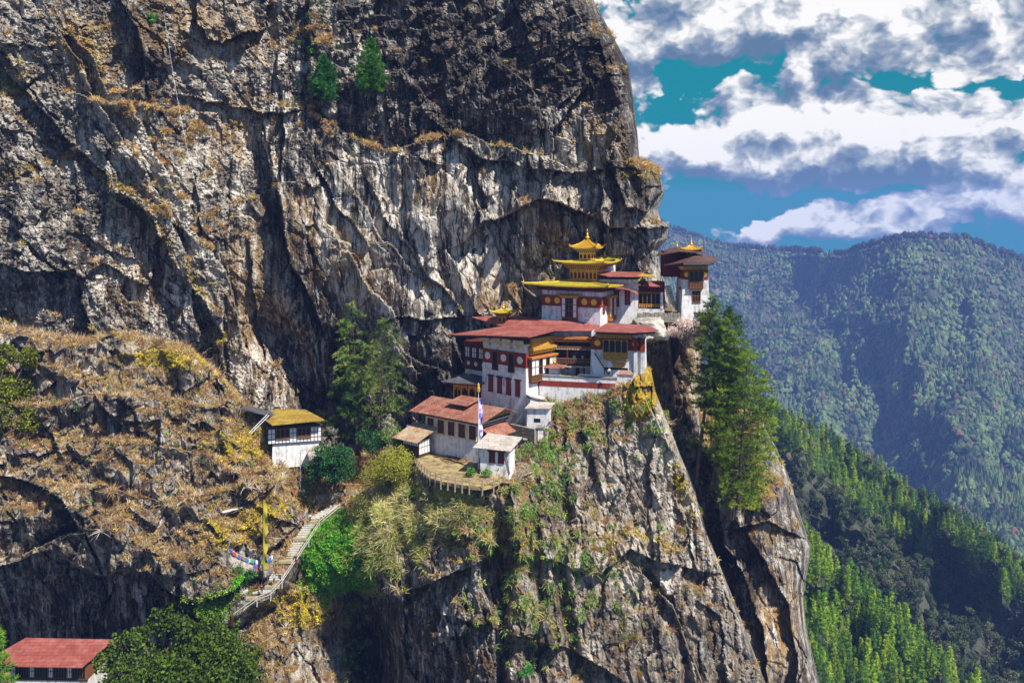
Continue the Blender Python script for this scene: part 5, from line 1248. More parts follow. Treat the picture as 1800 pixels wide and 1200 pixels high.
def bottom_house():
    f = frame(18, 1163, 174, 2); root = empty('house', f.w(9, 4, 0), 'red roofed house with a row of dark lattice windows at lower left', 'house')
    MB().box(f, 0, 16, 0, 8, -9, -3.4).build('wall', WHITE, root)
    MB().box(f, .05, 16, -.05, 8, -3.397, .1).build('timber_wall', WOOD, root)
    for k in range(4):
        x = .3+k*3.9; fm_, pm, dk = MB(), MB(), MB(); fm_.box(f, x-.1, x+3.75-.1, -.1, .05, -3.05, -2.95).box(f, x-.1, x+3.6, -.1, .05, -.55, -.45)
        for j in (0, 1): pm.box(f, x, x+.3, -.12, .05, -2.9+j*1.3, -1.8+j*1.3).box(f, x+.42, x+.72, -.12, .05, -2.9+j*1.3, -1.8+j*1.3)
        for i in range(5): dk.box(f, x+.95+i*.54, x+1.38+i*.54, -.09, .05, -2.9, -.6)
        o = fm_.build('window', DWOOD, root); pm.build('panel', PANEL, o); dk.build('pane', DARK, o)
    MB().box(f, -.2, 16.1, -.3, .1, -.35, .0).box(f, -.2, 16.1, -.2, .1, -3.5, -3.2).build('rail', DWOOD, root)
    A = [f.w(-5.5, -2.0, .3), f.w(16.0, -2.0, .3), f.w(18.5, 6, 2.0), f.w(-.5, 6, 2.0), f.w(-.5, 12, -3.2), f.w(18.5, 12, -3.2)]
    MB().slab(A, .18, [(0, 1, 2, 3), (3, 2, 5, 4)]).build('roof', REDROOF, root)
bottom_house()
# ================================================================== STAIRS, FENCES, POLES, FLAGS
def surf_pt(x, y, lift=0.):
    p = buttress.at(x, y); return p+np.array((0, 0, lift))
def stairway():
    # main flights: plan points from the terrain itself
    flights = [((398, 1086), (436, 1056), 9), ((452, 1044), (478, 1036), 5), ((480, 1022), (527, 950), 17), ((530, 946), (545, 922), 6), ((550, 914), (592, 889), 8)]
    root = empty('stairway', surf_pt(500, 990), 'long stone stairway climbing the gully toward the temples', 'stairs')
    sm_ = simple('stair_stone', (.62, .58, .50), .9, .4, 3, bump=.4); lm = simple('landing_stone', (.40, .33, .2), .9, .4, 2)
    for (a, b, n) in flights:
        A, B_ = surf_pt(*a, .3), surf_pt(*b, .3); d = B_-A; h = unit(np.array((d[0], d[1], 0))); s = np.array((1., .12, 0))
        s = unit(s); k = unit(np.cross((0, 0, 1), s))
        for i in range(n):
            c = A+d*(i+.5)/n; f = Fr(c, s, k)
            MB().box(f, -1.2, 1.2, -.14, .14, -.22, .05).build('step', sm_, root)
    for (x, y) in ((446, 1050), (479, 1030), (503, 986), (528, 946), (547, 917)):
        c = surf_pt(x, y, .25); f = Fr(c, unit(np.array((1, .12, 0))), unit(np.array((-.12, 1, 0)))); MB().box(f, -1.5, 1.5, -.7, .7, -.5, .05).build('landing', lm, root)
    # railing on the right
    fr = empty('stair_railing', surf_pt(510, 1010), 'white two-rail wooden railing along the right side of the stairway', 'railing')
    line = [(402, 1092), (446, 1060), (470, 1050), (490, 1028), (537, 956), (556, 926), (592, 896)]; off = np.array((1.2, -.2, 0.))
    pts = [surf_pt(x, y, .2)+off*.6 for x, y in line]
    dens = []
    for p, q_ in zip(pts[:-1], pts[1:]):
        n = max(1, int(np.linalg.norm(q_-p)/3.2)); dens += [p+(q_-p)*i/n for i in range(n)]
    dens.append(pts[-1])
    wh = simple('weathered_white_paint', (.62, .58, .52), .8, .4, 4); rails = MB()
    for k, p in enumerate(dens):
        big = k % 4 == 0; m = MB(); f = Fr(p, (1, 0, 0), (0, 1, 0)); w = .17 if big else .09; m.box(f, -w, w, -w, w, -.8, 1.4 if big else 1.25, .02)
        if big: m.box(f, -w-.06, w+.06, -w-.06, w+.06, 1.403, 1.5)
        m.build('post', MAROON if big else wh, fr)
    for hgt in (.6, 1.2):
        for p, q_ in zip(dens[:-1], dens[1:]): rails.tube([p+np.array((0, 0, hgt)), q_+np.array((0, 0, hgt))], .075, 5)
    rails.build('rail', wh, fr)
stairway()

def terrace_fence():
    z = P(850, 857, 165.6)[2]+.6
    line = [(733, 818), (741, 828), (756, 840), (775, 846), (800, 851), (825, 855), (848, 857), (868, 852), (886, 840), (903, 825)]
    pts = []
    for x, y in line: Y = z*F/(HY-y); pts.append(P(x, y, Y))
    root = empty('terrace_fence', pts[4], 'weathered post and rail fence curving round the grass terrace', 'fence')
    dens = []
    for p, q_ in zip(pts[:-1], pts[1:]):
        n = max(1, round(np.linalg.norm(q_-p)/1.9)); dens += [p+(q_-p)*i/n for i in range(n)]
    dens.append(pts[-1]); pale = simple('weathered_wood', (.36, .27, .19), .9, .4, 4)
    for p in dens: MB().box(Fr(p, (1, 0, 0), (0, 1, 0)), -.14, .14, -.14, .14, -1.5, 1.5, .02).build('post', pale, root)
    r = MB()
    for hgt in (.75, 1.3):
        for p, q_ in zip(dens[:-1], dens[1:]): r.tube([p+np.array((0, 0, hgt)), q_+np.array((0, 0, hgt))], .06, 5)
    r.build('rail', pale, root)
    # the terrace itself: a level grass shelf held by a low wall
    house = [P(x, y, z*F/(HY-y)) for x, y in ((905, 812), (890, 800), (760, 795), (728, 808))]
    poly = [p-np.array((0, 0, .05)) for p in pts]+[h-np.array((0, 0, .05)) for h in house]
    m, t, b = mat('terrace_turf'); pos = t.new('ShaderNodeNewGeometry').outputs['Position']
    n = t.noise(pos, .5, 6, .7); t.l.new(t.ramp(n, [(.36, (.13, .095, .055)), (.5, (.26, .19, .09)), (.62, (.38, .31, .09)), (.74, (.20, .25, .06))]), b.inputs['Base Color']); b.inputs['Roughness'].default_value = .95
    o = MB().slab(poly, .5).build('terrace', m); tag(o, 'level grass terrace', None, None, 'structure')
terrace_fence()

def banner(name, base, height, b0, b1, w, col, col2, label, pole_r=.09, finial_h=0., seed=0):
    root = empty(name, base, label, 'flagpole'); base = np.array(base)
    MB().lathe(base, [(pole_r*1.3, -1), (pole_r, height*.5), (pole_r*.6, height)], 8).build('pole', PANEL if finial_h else DWOOD, root)
    m, t, b = mat(name+'_cloth'); pos = t.new('ShaderNodeNewGeometry').outputs['Position']
    w_ = t.noise(t.vm('MULTIPLY', pos, (1, 1, .6)), 1.1, 5, .6); t.l.new(t.mix(t.ms(w_, .4, .6), col, col2), b.inputs['Base Color']); b.inputs['Roughness'].default_value = .85
    n = 40; V = []; rs = random.Random(seed); ph = rs.random()*6
    for i in range(n+1):
        z = b0+(b1-b0)*i/n
        for j in range(4):
            u = j/3.; V.append(base+np.array((pole_r+u*w*(1+.12*math.sin(i*.7+ph)), -.1+.35*u*math.sin(i*.55+u*2+ph), z-.1*u*math.sin(i*1.3))))
    V = np.array(V); off = len(V); V2 = V+np.array((0, .03, 0))
    fq = grid_faces(n+1, 4)
    o = link('banner', np_mesh('banner', np.concatenate([V, V2])-base, np.concatenate([fq, fq[:, ::-1]+off]), None, True, (m,)), root)
    if finial_h: MB().lathe(base+np.array((0, 0, height-.1)), [(.3, 0), (.36, .3), (.36, .9), (.2, 1.1), (.3, 1.3), (.1, finial_h)], 10).build('finial', GOLD, root)
banner('prayer_flagpole', P(841, 826, z_ := 176.), 16.2, .4, 14.4, .75, (.72, .72, .80), (.20, .13, .62), 'tall pole with narrow white and violet prayer banner on the terrace', .1, 1.9)
banner('prayer_flagpole', surf_pt(466, 1002)+np.array((0, -1.5, -.3)), 17.3, 1.2, 15.4, .8, (.40, .34, .02), (.30, .26, .015), 'tall pole with long yellow prayer banner beside the stairway', .08)
def plain_pole():
    b = surf_pt(528, 862); r = empty('lamp_pole', b, 'thin grey pole standing by the path below the hut', 'pole')
    MB().lathe(b, [(.11, -1), (.08, 9.0)], 8).build('pole', PIPE, r); MB().tube([b+np.array((-.7, 0, 8.4)), b+np.array((.7, 0, 8.4))], .05).build('crossarm', PIPE, r)
plain_pole()

def flag_string(A, B_, sag, n, label, size=.45, seed=0, white=False):
    A, B_ = np.array(A, float), np.array(B_, float); root = empty('prayer_flags', (A+B_)/2, label, 'prayer flags')
    ts = np.linspace(0, 1, 24); pts = [A+(B_-A)*t-np.array((0, 0, sag*4*t*(1-t))) for t in ts]
    MB().tube(pts, .025, 4).build('cord', PANEL, root)
    cols = [(.75, .75, .75)]*5 if white else [(.05, .12, .55), (.75, .75, .75), (.62, .03, .02), (.05, .35, .08), (.65, .45, .03)]
    mats_ = [simple('flag_cloth', c, .85, .1) for c in cols]
    for c in range(5):
        for i in range(c, n, 5):
            m = MB()
            t = (i+.5)/n; p = A+(B_-A)*t-np.array((0, 0, sag*4*t*(1-t))); d = unit(B_-A)*size*.45; dn = np.array((.02*math.sin(i), .12*math.sin(i*2.3), -size)); 
            q = [p-d, p+d, p+d+dn, p-d+dn]; nn = np.array((0, .02, 0)); m.add([*q, *[v+nn for v in q]], [(0, 1, 2, 3), (7, 6, 5, 4), (0, 4, 5, 1), (2, 6, 7, 3), (1, 5, 6, 2), (3, 7, 4, 0)])
            m.build('flag', mats_[c], root)
flag_string(surf_pt(405, 982, 2.0), surf_pt(462, 1000, 1.8), .6, 20, 'coloured prayer flags strung beside the foot of the yellow banner', .7)
flag_string(surf_pt(448, 1000, 1.0), surf_pt(478, 994, 2.2), .6, 12, 'white and red prayer flags bunched beneath the yellow banner', .8)
flag_string(P(716, 746, 190), P(745, 737, 192), .5, 14, 'short string of coloured prayer flags by the lean-to roof', .8)
flag_string(P(232, 640, 204), P(320, 618, 202), 1.6, 60, 'white prayer flag line along the brown hillside top', .35, 0, True)
flag_string(P(288, 22, 216), P(350, 345, 208), 4, 90, 'long thin prayer flag line hanging down the upper cliff', .22, 0, True)

def plank(a, b, w, label, m):
    A, B_ = surf_pt(*a, .5), surf_pt(*b, .5); d = unit(B_-A); s = unit(np.cross(d, (0, 0, 1)))
    tag(MB().slab([A, B_, B_+s*w, A+s*w], .16).build('plank', m), label, 'plank')
GREYW = simple('weathered_plank', (.36, .31, .25), .9, .4, 4)
plank((388, 903), (427, 893), .75, 'long pale plank lying on the brown hillside left of the yellow banner', PANEL)
plank((392, 907), (420, 900), .4, 'short grey plank lying against the long pale one', GREYW)
plank((437, 846), (455, 872), .35, 'left one of two weathered planks leaning on the slope above the path', GREYW)
plank((442, 843), (460, 868), .3, 'right one of two weathered planks leaning on the slope above the path', GREYW)
plank((300, 900), (318, 884), .4, 'short pale plank lying in the dry scrub further left', PANEL)
def path_wall():
    mb = MB(); rr = random.Random(9)
    a, b = surf_pt(560, 868), surf_pt(618, 862); 
    d = b-a; L = np.linalg.norm(d); f = Fr(a, unit(d), unit(np.cross((0, 0, 1), unit(d))))
    for r_ in range(5):
        x = -rr.random()*.4
        while x < L: w = .5+rr.random()*.6; mb.box(f, x, x+w-.04, -1.0-rr.random()*.15, .4, -2.8+r_*.56, -2.8+r_*.56+.53, .04); x += w
    tag(mb.build('stone_wall', STONE), 'dark dry stone wall carrying the path above the stairway', 'wall')
path_wall()
# ================================================================== NEAR VEGETATION
def tuft_mass(name, label, patch, pick, n, blades_n, L, w, cols, seed, bend=.7, spread=.55, tri=False, up=.9):
    rs = np.random.RandomState(seed); nr, nc = patch.G.shape[:2]; m = pick(patch)
    p = m.ravel()/m.sum(); idx = rs.choice(nr*nc, n, p=p); G = patch.G.reshape(-1, 3)[idx]; N = patch.Ns.reshape(-1, 3)[idx]
    # area-true jitter inside a cell
    i, j = idx//nc, idx % nc; i2 = np.minimum(i+1, nr-1); j2 = np.minimum(j+1, nc-1)
    G = G+(patch.G[i2, j]-patch.G[i, j])*rs.rand(n, 1)+(patch.G[i, j2]-patch.G[i, j])*rs.rand(n, 1)
    D = unit(N*.9+np.array((0, 0, up))); c = np.array(cols)[rs.randint(0, len(cols), n)]
    c = c*(1+.35*fbm(G/4., 2)[:, None])
    Ls = L*rs.uniform(.6, 1.3, n)
    v, f, cc = blades(G, D, blades_n, Ls, w, spread, c, bend, rs, tri)
    tag(link(name, np_mesh(name, v, f, cc, False, (DRY,))), label, None, None, 'stuff'); return G
def shrub_mass(name, label, patch, pick, n, leaves_n, r, leaf, cols, seed):
    rs = np.random.RandomState(seed); nr, nc = patch.G.shape[:2]; m = pick(patch); p = m.ravel()/m.sum(); idx = rs.choice(nr*nc, n, p=p)
    G = patch.G.reshape(-1, 3)[idx]+patch.Ns.reshape(-1, 3)[idx]*.25; rr = r*rs.uniform(.5, 1.3, n)
    C = np.repeat(G, leaves_n, 0)+unit(rs.normal(size=(n*leaves_n, 3)))*(np.repeat(rr, leaves_n)*rs.uniform(.35, 1., n*leaves_n))[:, None]*np.array((1, 1, .8))
    c = np.repeat(np.array(cols)[rs.randint(0, len(cols), n)], leaves_n, 0)*(1+.35*perlin(C/.9)[:, None])
    v, f, cc = leaves(C, leaf, c, rs, .5, .6, .35)
    tag(link(name, np_mesh(name, v, f, cc, False, (LEAF,))), label, None, None, 'stuff')
TAN = [(.58, .38, .16), (.48, .30, .12), (.70, .52, .26), (.36, .19, .08), (.24, .15, .08), (.60, .48, .30), (.52, .42, .10)]
BRN = [(.30, .16, .07), (.22, .11, .05), (.38, .25, .12), (.14, .09, .06), (.42, .33, .2)]
def area(patch):
    gu = np.gradient(patch.G, axis=1); gv = np.gradient(patch.G, axis=0); return np.linalg.norm(np.cross(gv, gu), axis=-1)
def vis(patch):  # only the part of the sheet that is not its carried-back rim
    m = np.ones(patch.G.shape[:2]); m[:, -4:] = 0; return m
def away(patch):
    x, y = patch.Xf, patch.Yf; d = np.min([np.abs(sdist(x, y, p)) for p in PATHS], 0)
    t = np.maximum(np.abs(x-820)/88., np.abs(y-822)/30.)
    return np.clip((d-7)/6, 0, 1)*np.clip((t-.92)*8, 0, 1)
ss = lambda v, a, b: np.clip((v-a)/(b-a), 0, 1)
jn = fbm(buttress.G/3.2, 3)*.5
pickB = lambda p: ss(p.mk[1]+jn-p.mk[3]*1.2, .38, .75)*area(p)*vis(p)*away(p)+1e-9
tuft_mass('dry_grass', 'dry tan grass and scrub covering the slopes below the cliff', buttress, pickB, 24000, 11, 1.1, .105, TAN, 1, spread=.65)
tuft_mass('dead_scrub', 'leafless brown scrub growing through the dry grass', buttress, lambda p: ss(p.mk[1]+jn*1.4, .45, .8)*area(p)*vis(p)*away(p)+1e-9, 4200, 26, 1.9, .08, BRN+[(.5, .44, .36)], 2, bend=.15, spread=1.1)
ja = fbm(cliff.G/3., 3)*.5
tuft_mass('ledge_grass', 'dry orange brown grass on the ledges of the cliff', cliff, lambda p: ss(p.mk[1]+ja, .36, .7)*area(p)*vis(p)+1e-9, 8500, 11, 1.25, .12, TAN+BRN+[(.44, .24, .08)], 3, spread=.65)
tuft_mass('moss_tuft', 'golden yellow tufts dotted over the rock faces', cliff, lambda p: (ss(p.mk[5]+ja, .4, .8)+.004)*area(p)*vis(p)+1e-9, 1300, 9, .8, .2, [(.50, .34, .03), (.42, .26, .02), (.3, .3, .03)], 4)
tuft_mass('grass', 'yellow green grass on the moss banks beside the paths', buttress, lambda p: (1-np.clip(blobs(p.Xf, p.Yf, [(1128,690,34,60,10,1.5)]), 0, 1))*ss(p.mk[5]+jn, .4, .9)*area(p)*vis(p)*away(p)+1e-9, 6500, 10, .6, .14, [(.62, .48, .03), (.50, .44, .03), (.68, .5, .06)], 5)
tuft_mass('spur_grass', 'dry grass tufts on the rounded rock spur', spur, lambda p: ss(p.mk[1]+.5*fbm(p.G/3., 3), .4, .7)*area(p)*vis(p)+1e-9, 1500, 11, 1.2, .13, TAN, 6)
shrub_mass('green_shrubs', 'bright green low plants filling the gully beside the stairway', buttress, lambda p: ss(p.mk[3]+jn, .4, .8)*area(p)*vis(p)*away(p)+1e-9, 2200, 34, .7, .18, [(.12, .44, .03), (.18, .50, .04), (.07, .28, .02), (.32, .48, .06)], 7)
tuft_mass('straw_brush', 'straw coloured twiggy brush on the bank between stairway and terrace', buttress, lambda p: blobs(p.Xf, p.Yf, [(685,930,50,65,0,1.),(760,900,90,40,0,.5)])*ss(jn+.2, 0, .5)*area(p)*vis(p)*away(p)+1e-9, 900, 34, 1.9, .1, [(.55, .50, .20), (.48, .46, .14), (.40, .42, .10), (.6, .5, .28)], 12, bend=.2, spread=.8)
gx = lambda p: blobs(p.Xf, p.Yf, [(780,900,130,60,0,.8),(900,980,60,160,0,.55),(1000,1060,90,90,0,.5),(1000,735,120,50,0,1.3),(1100,760,60,50,0,.6),(950,790,60,50,0,1.3),(640,1000,60,40,0,1.2),(1140,760,30,30,0,.3),(700,860,60,50,0,.8),(380,1060,60,30,0,1.2),(560,860,60,30,0,1),(620,1150,20,80,0,.8),(300,760,260,150,0,.04),(960,860,50,60,0,.6)])
shrub_mass('shrubs', 'mixed olive and dark green shrubs clinging to the rock buttress', buttress, lambda p: gx(p)*ss(jn+.2, 0, .5)*area(p)*vis(p)*away(p)+1e-9, 950, 42, .95, .2, [(.14, .24, .03), (.22, .32, .05), (.07, .15, .03), (.34, .38, .06), (.08, .2, .07)], 8)
tuft_mass('fern_tufts', 'pale green tufts of arching leaves on the buttress face', buttress, lambda p: blobs(p.Xf, p.Yf, [(1000,1050,110,110,0,.7),(930,960,60,160,0,.7),(960,820,50,90,0,.8),(760,900,120,50,0,.5),(1050,740,100,50,0,.6),(620,1100,30,90,0,.5)])*ss(jn+.1, .1, .5)*area(p)*vis(p)+1e-9, 620, 30, 1.7, .16, [(.22, .30, .10), (.30, .34, .10), (.16, .26, .06), (.36, .32, .10)], 9, bend=.9, spread=.7)
shrub_mass('ledge_shrubs', 'sparse green bushes on the cliff ledges', cliff, lambda p: blobs(p.Xf, p.Yf, [(1240,800,30,30,0,1),(560,90,50,90,0,.5),(570,800,60,30,0,1.),(620,780,60,40,0,1)])*area(p)+1e-9, 120, 60, 1.0, .25, [(.05, .12, .03), (.08, .16, .03)], 10)
shrub_mass('spur_shrubs', 'green undergrowth between the pine trunks on the spur', spur, lambda p: blobs(p.Xf, p.Yf, [(1215,770,60,40,0,1.),(1330,880,20,20,0,.3)])*area(p)*vis(p)+1e-9, 150, 60, 1.1, .24, [(.10, .20, .03), (.16, .26, .04)], 11)

# ---- individual trees and bushes
PG = (.085, .15, .018)
def pine(px, py, Y, ytop, rad, seed, label, group='tall pines on the rock spur', col=PG, **kw):
    b = P(px, py, Y); h = (py-ytop)*Y/F
    a = dict(clear=.18, whorls=44, per=6, sprays=12, needles=10, nl=.8, nw=.12, shape='open', up=.28, droop=.3, cvar=.75, skip=.1); a.update(kw)
    return make_tree('pine_tree', conifer(h, rad, seed, col=col, **a), b, label, 'pine', group)
pine(1222, 852, 200, 520, 5.8, 101, 'leftmost pine of the spur cluster with dark leaning trunk', lean=(3.2, 0), clear=.40)
pine(1252, 860, 199, 540, 6.4, 102, 'tall pine with curved trunk second from left in the spur cluster', lean=(3.5, 0), clear=.38, col=(.10, .175, .02))
pine(1285, 912, 196, 558, 7.8, 103, 'broad bright pine in the middle of the spur cluster', lean=(-1, 0), clear=.12, col=(.125, .21, .02), whorls=48)
pine(1296, 896, 193, 600, 9.0, 104, 'lush low-branched pine at the right of the spur cluster', lean=(2, 0), clear=.02, col=(.17, .27, .022), whorls=48)
pine(1268, 880, 203, 600, 6.0, 106, 'dark pine half hidden behind the middle of the spur cluster', lean=(1, 0), clear=.2)
pine(1318, 890, 198, 650, 6.0, 105, 'small bright green pine leaning right off the spur edge', lean=(3, 0), clear=.0, col=(.20, .30, .025), whorls=34)
pine(628, 800, 196, 530, 5.6, 111, 'tall thin pine with bare trunk beside the cliff cleft', 'pines beside the cleft', (.13, .20, .045), clear=.24, whorls=32, per=5, sprays=10, needles=11, skip=.25, lean=(-.5, 0), droop=.5, up=.15)
pine(668, 806, 194, 560, 8.0, 112, 'spreading dark pine right of the tall bare-trunked one', 'pines beside the cleft', (.12, .18, .04), clear=.2, whorls=36, per=6, sprays=10, needles=11, skip=.2, lean=(.5, 0), droop=.5, up=.1)
pine(606, 800, 199, 660, 5.5, 113, 'short dark pine at the left foot of the two tall ones', 'pines beside the cleft', (.03, .085, .02), clear=.15, whorls=26, per=5)
def cliff_tree(px, py, ytop, rad, seed, label, col):
    b = cliff.at(px, py); b = b+np.array((0, -3.5, 1)); h = (py-ytop)*b[1]/F
    return make_tree('pine_tree', conifer(h, rad, seed, .04, 32, 8, 9, 10, .9, .16, col, shape='cone', up=.4, droop=.2, cvar=.5), b, label, 'pine', 'small conifers on the cliff ledge')
cliff_tree(655, 178, 80, 5.4, 121, 'bright green conifer, larger of the two on the high ledge', (.07, .22, .03))
cliff_tree(577, 190, 108, 4.8, 122, 'bright green conifer, smaller left one of the two on the high ledge', (.05, .19, .04))
def bush(px, py, Y, h, rad, seed, label, col, leaf=.22, n=2600, cat='bush', name='bush', **kw):
    return make_tree(name, broadleaf(h, rad, seed, col, leaf, n, **kw), P(px, py, Y), label, cat, None, parts=('stem', 'foliage'))
def bush_on(patch, px, py, h, rad, seed, label, col, leaf=.22, n=2000, **kw):
    b = patch.at(px, py)+np.array((0, -.3, -.2)); return make_tree('bush', broadleaf(h, rad, seed, col, leaf, n, **kw), b, label, 'bush', None, parts=('stem', 'foliage'))
bush_on(cliff, 243, 335, 5.2, 2.4, 131, 'lone yellow green bush on the left rock slab', (.22, .36, .03), .26, 700, trunk=.15)
bush_on(cliff, 268, 42, 2.6, 2.0, 132, 'small green bush near the top of the cliff', (.10, .28, .03), .25, 400, trunk=.1)
bush_on(cliff, 554, 96, 2.4, 1.8, 133, 'low green bush above the ledge conifers', (.09, .2, .03), .22, 350, trunk=.1)
bush(685, 862, 180, 8.6, 6.6, 134, 'large yellow green bush left of the fenced terrace', (.34, .34, .045), .2, 9000, trunk=.1, blobs_n=16, flat=.65)
bush(655, 905, 181, 5.0, 5.0, 135, 'straw coloured twiggy bush below the large yellow one', (.30, .29, .08), .18, 5000, trunk=.1, blobs_n=12, flat=.6)
bush(720, 915, 178, 4.5, 2.6, 136, 'bright green bush under the terrace fence', (.16, .36, .03), .2, 2400, trunk=.1)
bush(588, 856, 186, 9.5, 6.0, 137, 'dark green round bush beside the path below the hut', (.03, .105, .03), .24, 6500, trunk=.1, blobs_n=26, br=(.2, .34), spread=.7, jit=.6)
bush(560, 846, 188, 6, 4.0, 138, 'dark green bush between the hut and the path', (.028, .09, .028), .24, 2600, trunk=.1)
bush(428, 1036, 175, 5.6, 3.6, 139, 'dark green bush under the prayer flags left of the stairway', (.04, .13, .03), .2, 2400, trunk=.15)
bush(385, 1082, 172, 4.0, 5.0, 140, 'yellow green thicket left of the lower stairs', (.15, .26, .03), .2, 2600, trunk=.1)
bush(700, 800, 190, 8, 4.5, 141, 'pale green bush beneath the dark pines', (.17, .24, .06), .2, 3000, trunk=.12)
bush(655, 795, 191, 5, 4.5, 142, 'dark bush at the foot of the pines', (.03, .09, .03), .22, 2000, trunk=.1)
bush(925, 1190, 168, 3, 2, 143, 'small green bush on the lower rock buttress', (.05, .22, .03), .2, 500, trunk=.1)
for k, (px, py, r, lb) in enumerate([(828, 838, 1.3, 'left one of three low shrubs round the foot of the white banner pole'), (856, 838, 1.7, 'middle one of three low shrubs round the foot of the white banner pole'), (874, 832, 1.5, 'right one of three low shrubs round the foot of the white banner pole')]):
    b = P(px, py, -52.1*F/(HY-py)); make_tree('bush', broadleaf(1.7, r, 160+k, (.09, .20, .03), .17, 420, trunk=.1), b, lb, 'bush', None, parts=('stem', 'foliage'))
# nearest trees at the lower left and the left edge
def on_slope(px, py): p = buttress.at(px, py); return (px, py, p[1]-.3)
bush(*on_slope(318, 1312), 25, 16.5, 144, 'big glossy leaved tree filling the bottom left foreground', (.075, .125, .012), .38, 32000, 'tree', 'broadleaf_tree', trunk=.15, blobs_n=80, flat=.85, jit=.9, hollow=.6, br=(.12, .24), spread=.85)
bush(*on_slope(-26, 800), 27, 12.5, 145, 'yellow green leafy tree at the left picture edge', (.16, .18, .016), .36, 24000, 'tree', 'broadleaf_tree', trunk=.1, blobs_n=34, flat=1.1, jit=.8, hollow=.6, br=(.16, .3), spread=.8)
q_ = buttress.at(-14, 1310); make_tree('pine_tree', conifer(26, 6.5, 146, .05, 26, 6, 10, 12, 1.1, .16, (.12, .26, .02), shape='cone', up=.5, droop=.2), q_, 'bright green conifer at the lower left corner', 'pine')
# blossom beside the upper tower
def blossom():
    wood, fol = broadleaf(9.0, 5.6, 150, (.62, .48, .47), .15, 5200, .1, 18, .8, jit=.4, br=(.2, .35))
    make_tree('blossom_tree', (wood, fol), P(1205, 618, 201), 'pale pink blossoming tree below the upper tower', 'tree')
blossom()
# the smooth pale boulder and the yellow stained rock
def boulder(name, c, rx, ry, rz, seed, label, m):
    import bmesh
    bm = bmesh.new(); bmesh.ops.create_icosphere(bm, subdivisions=5, radius=1); V = np.array([v.co[:] for v in bm.verts]); Fc = np.array([[v.index for v in f.verts] for f in bm.faces]); bm.free()
    n = fbm(V*1.2+seed, 4); W_ = V*(1+.35*n[:, None]); W_ = np.sign(W_)*np.abs(W_)**.85*np.array((rx, ry, rz))
    mk = np.zeros((len(V), 3)); mk[:, 0] = m[0]; mk[:, 2] = m[1]; m2 = np.zeros((len(V), 3)); m2[:, 1] = m[2]; m2[:, 2] = m[3]
    o = link(name, np_mesh(name, W_, Fc, {'mask': mk, 'mask2': m2}, True, (ROCK,)), None, tuple(c)); tag(o, label, 'boulder')
boulder('boulder', P(1138, 578, 205), 4.4, 5, 3.1, 3, 'smooth pale boulder wedged between east wing and upper platform', (.80, .1, .1, 0))
boulder('boulder', P(556, 800, 192), 2.2, 2, 2.0, 5, 'pale boulder right of the yellow roofed hut', (.75, .3, .1, 0))
# ================================================================== PEOPLE
def skin_mat(c): return simple('cloth', c, .85, .15, 3)
SKIN = simple('skin', (.38, .22, .15), .6, .1, 3)
HAIR = simple('hair', (.02, .015, .012), .7, .1, 3)
def skinned(name, joints, edges, m, parent, subdiv=1):
    me = bpy.data.meshes.new(name); me.from_pydata([j[0] for j in joints], edges, []); me.update()
    o = link(name, me, parent); me.materials.append(m)
    md = o.modifiers.new('skin', 'SKIN'); md.use_smooth_shade = True
    if not me.skin_vertices: pass
    for i, j in enumerate(joints):
        sv = me.skin_vertices[0].data[i] if me.skin_vertices else None
        if sv: sv.radius = (j[1], j[1] if len(j) < 3 else j[2]); sv.use_root = (i == 0)
    s = o.modifiers.new('sub', 'SUBSURF'); s.levels = subdiv; s.render_levels = subdiv
    return o
def ensure_skin(me):
    if not me.skin_vertices:
        bm = __import__('bmesh').new(); bm.from_mesh(me); bm.verts.layers.skin.verify(); bm.to_mesh(me); bm.free()
def fig_mesh(name, joints, edges, m, parent):
    import bmesh
    me = bpy.data.meshes.new(name); bm = bmesh.new(); lay = bm.verts.layers.skin.verify()
    vs = [bm.verts.new(j[0]) for j in joints]
    for v, j in zip(vs, joints): v[lay].radius = (j[1], j[2] if len(j) > 2 else j[1])
    vs[0][lay].use_root = True
    for a, b in edges: bm.edges.new((vs[a], vs[b]))
    bm.to_mesh(me); bm.free(); me.materials.append(m); o = link(name, me, parent)
    md = o.modifiers.new('skin', 'SKIN'); md.use_smooth_shade = True; s = o.modifiers.new('sub', 'SUBSURF'); s.levels = 1; s.render_levels = 1
    return o
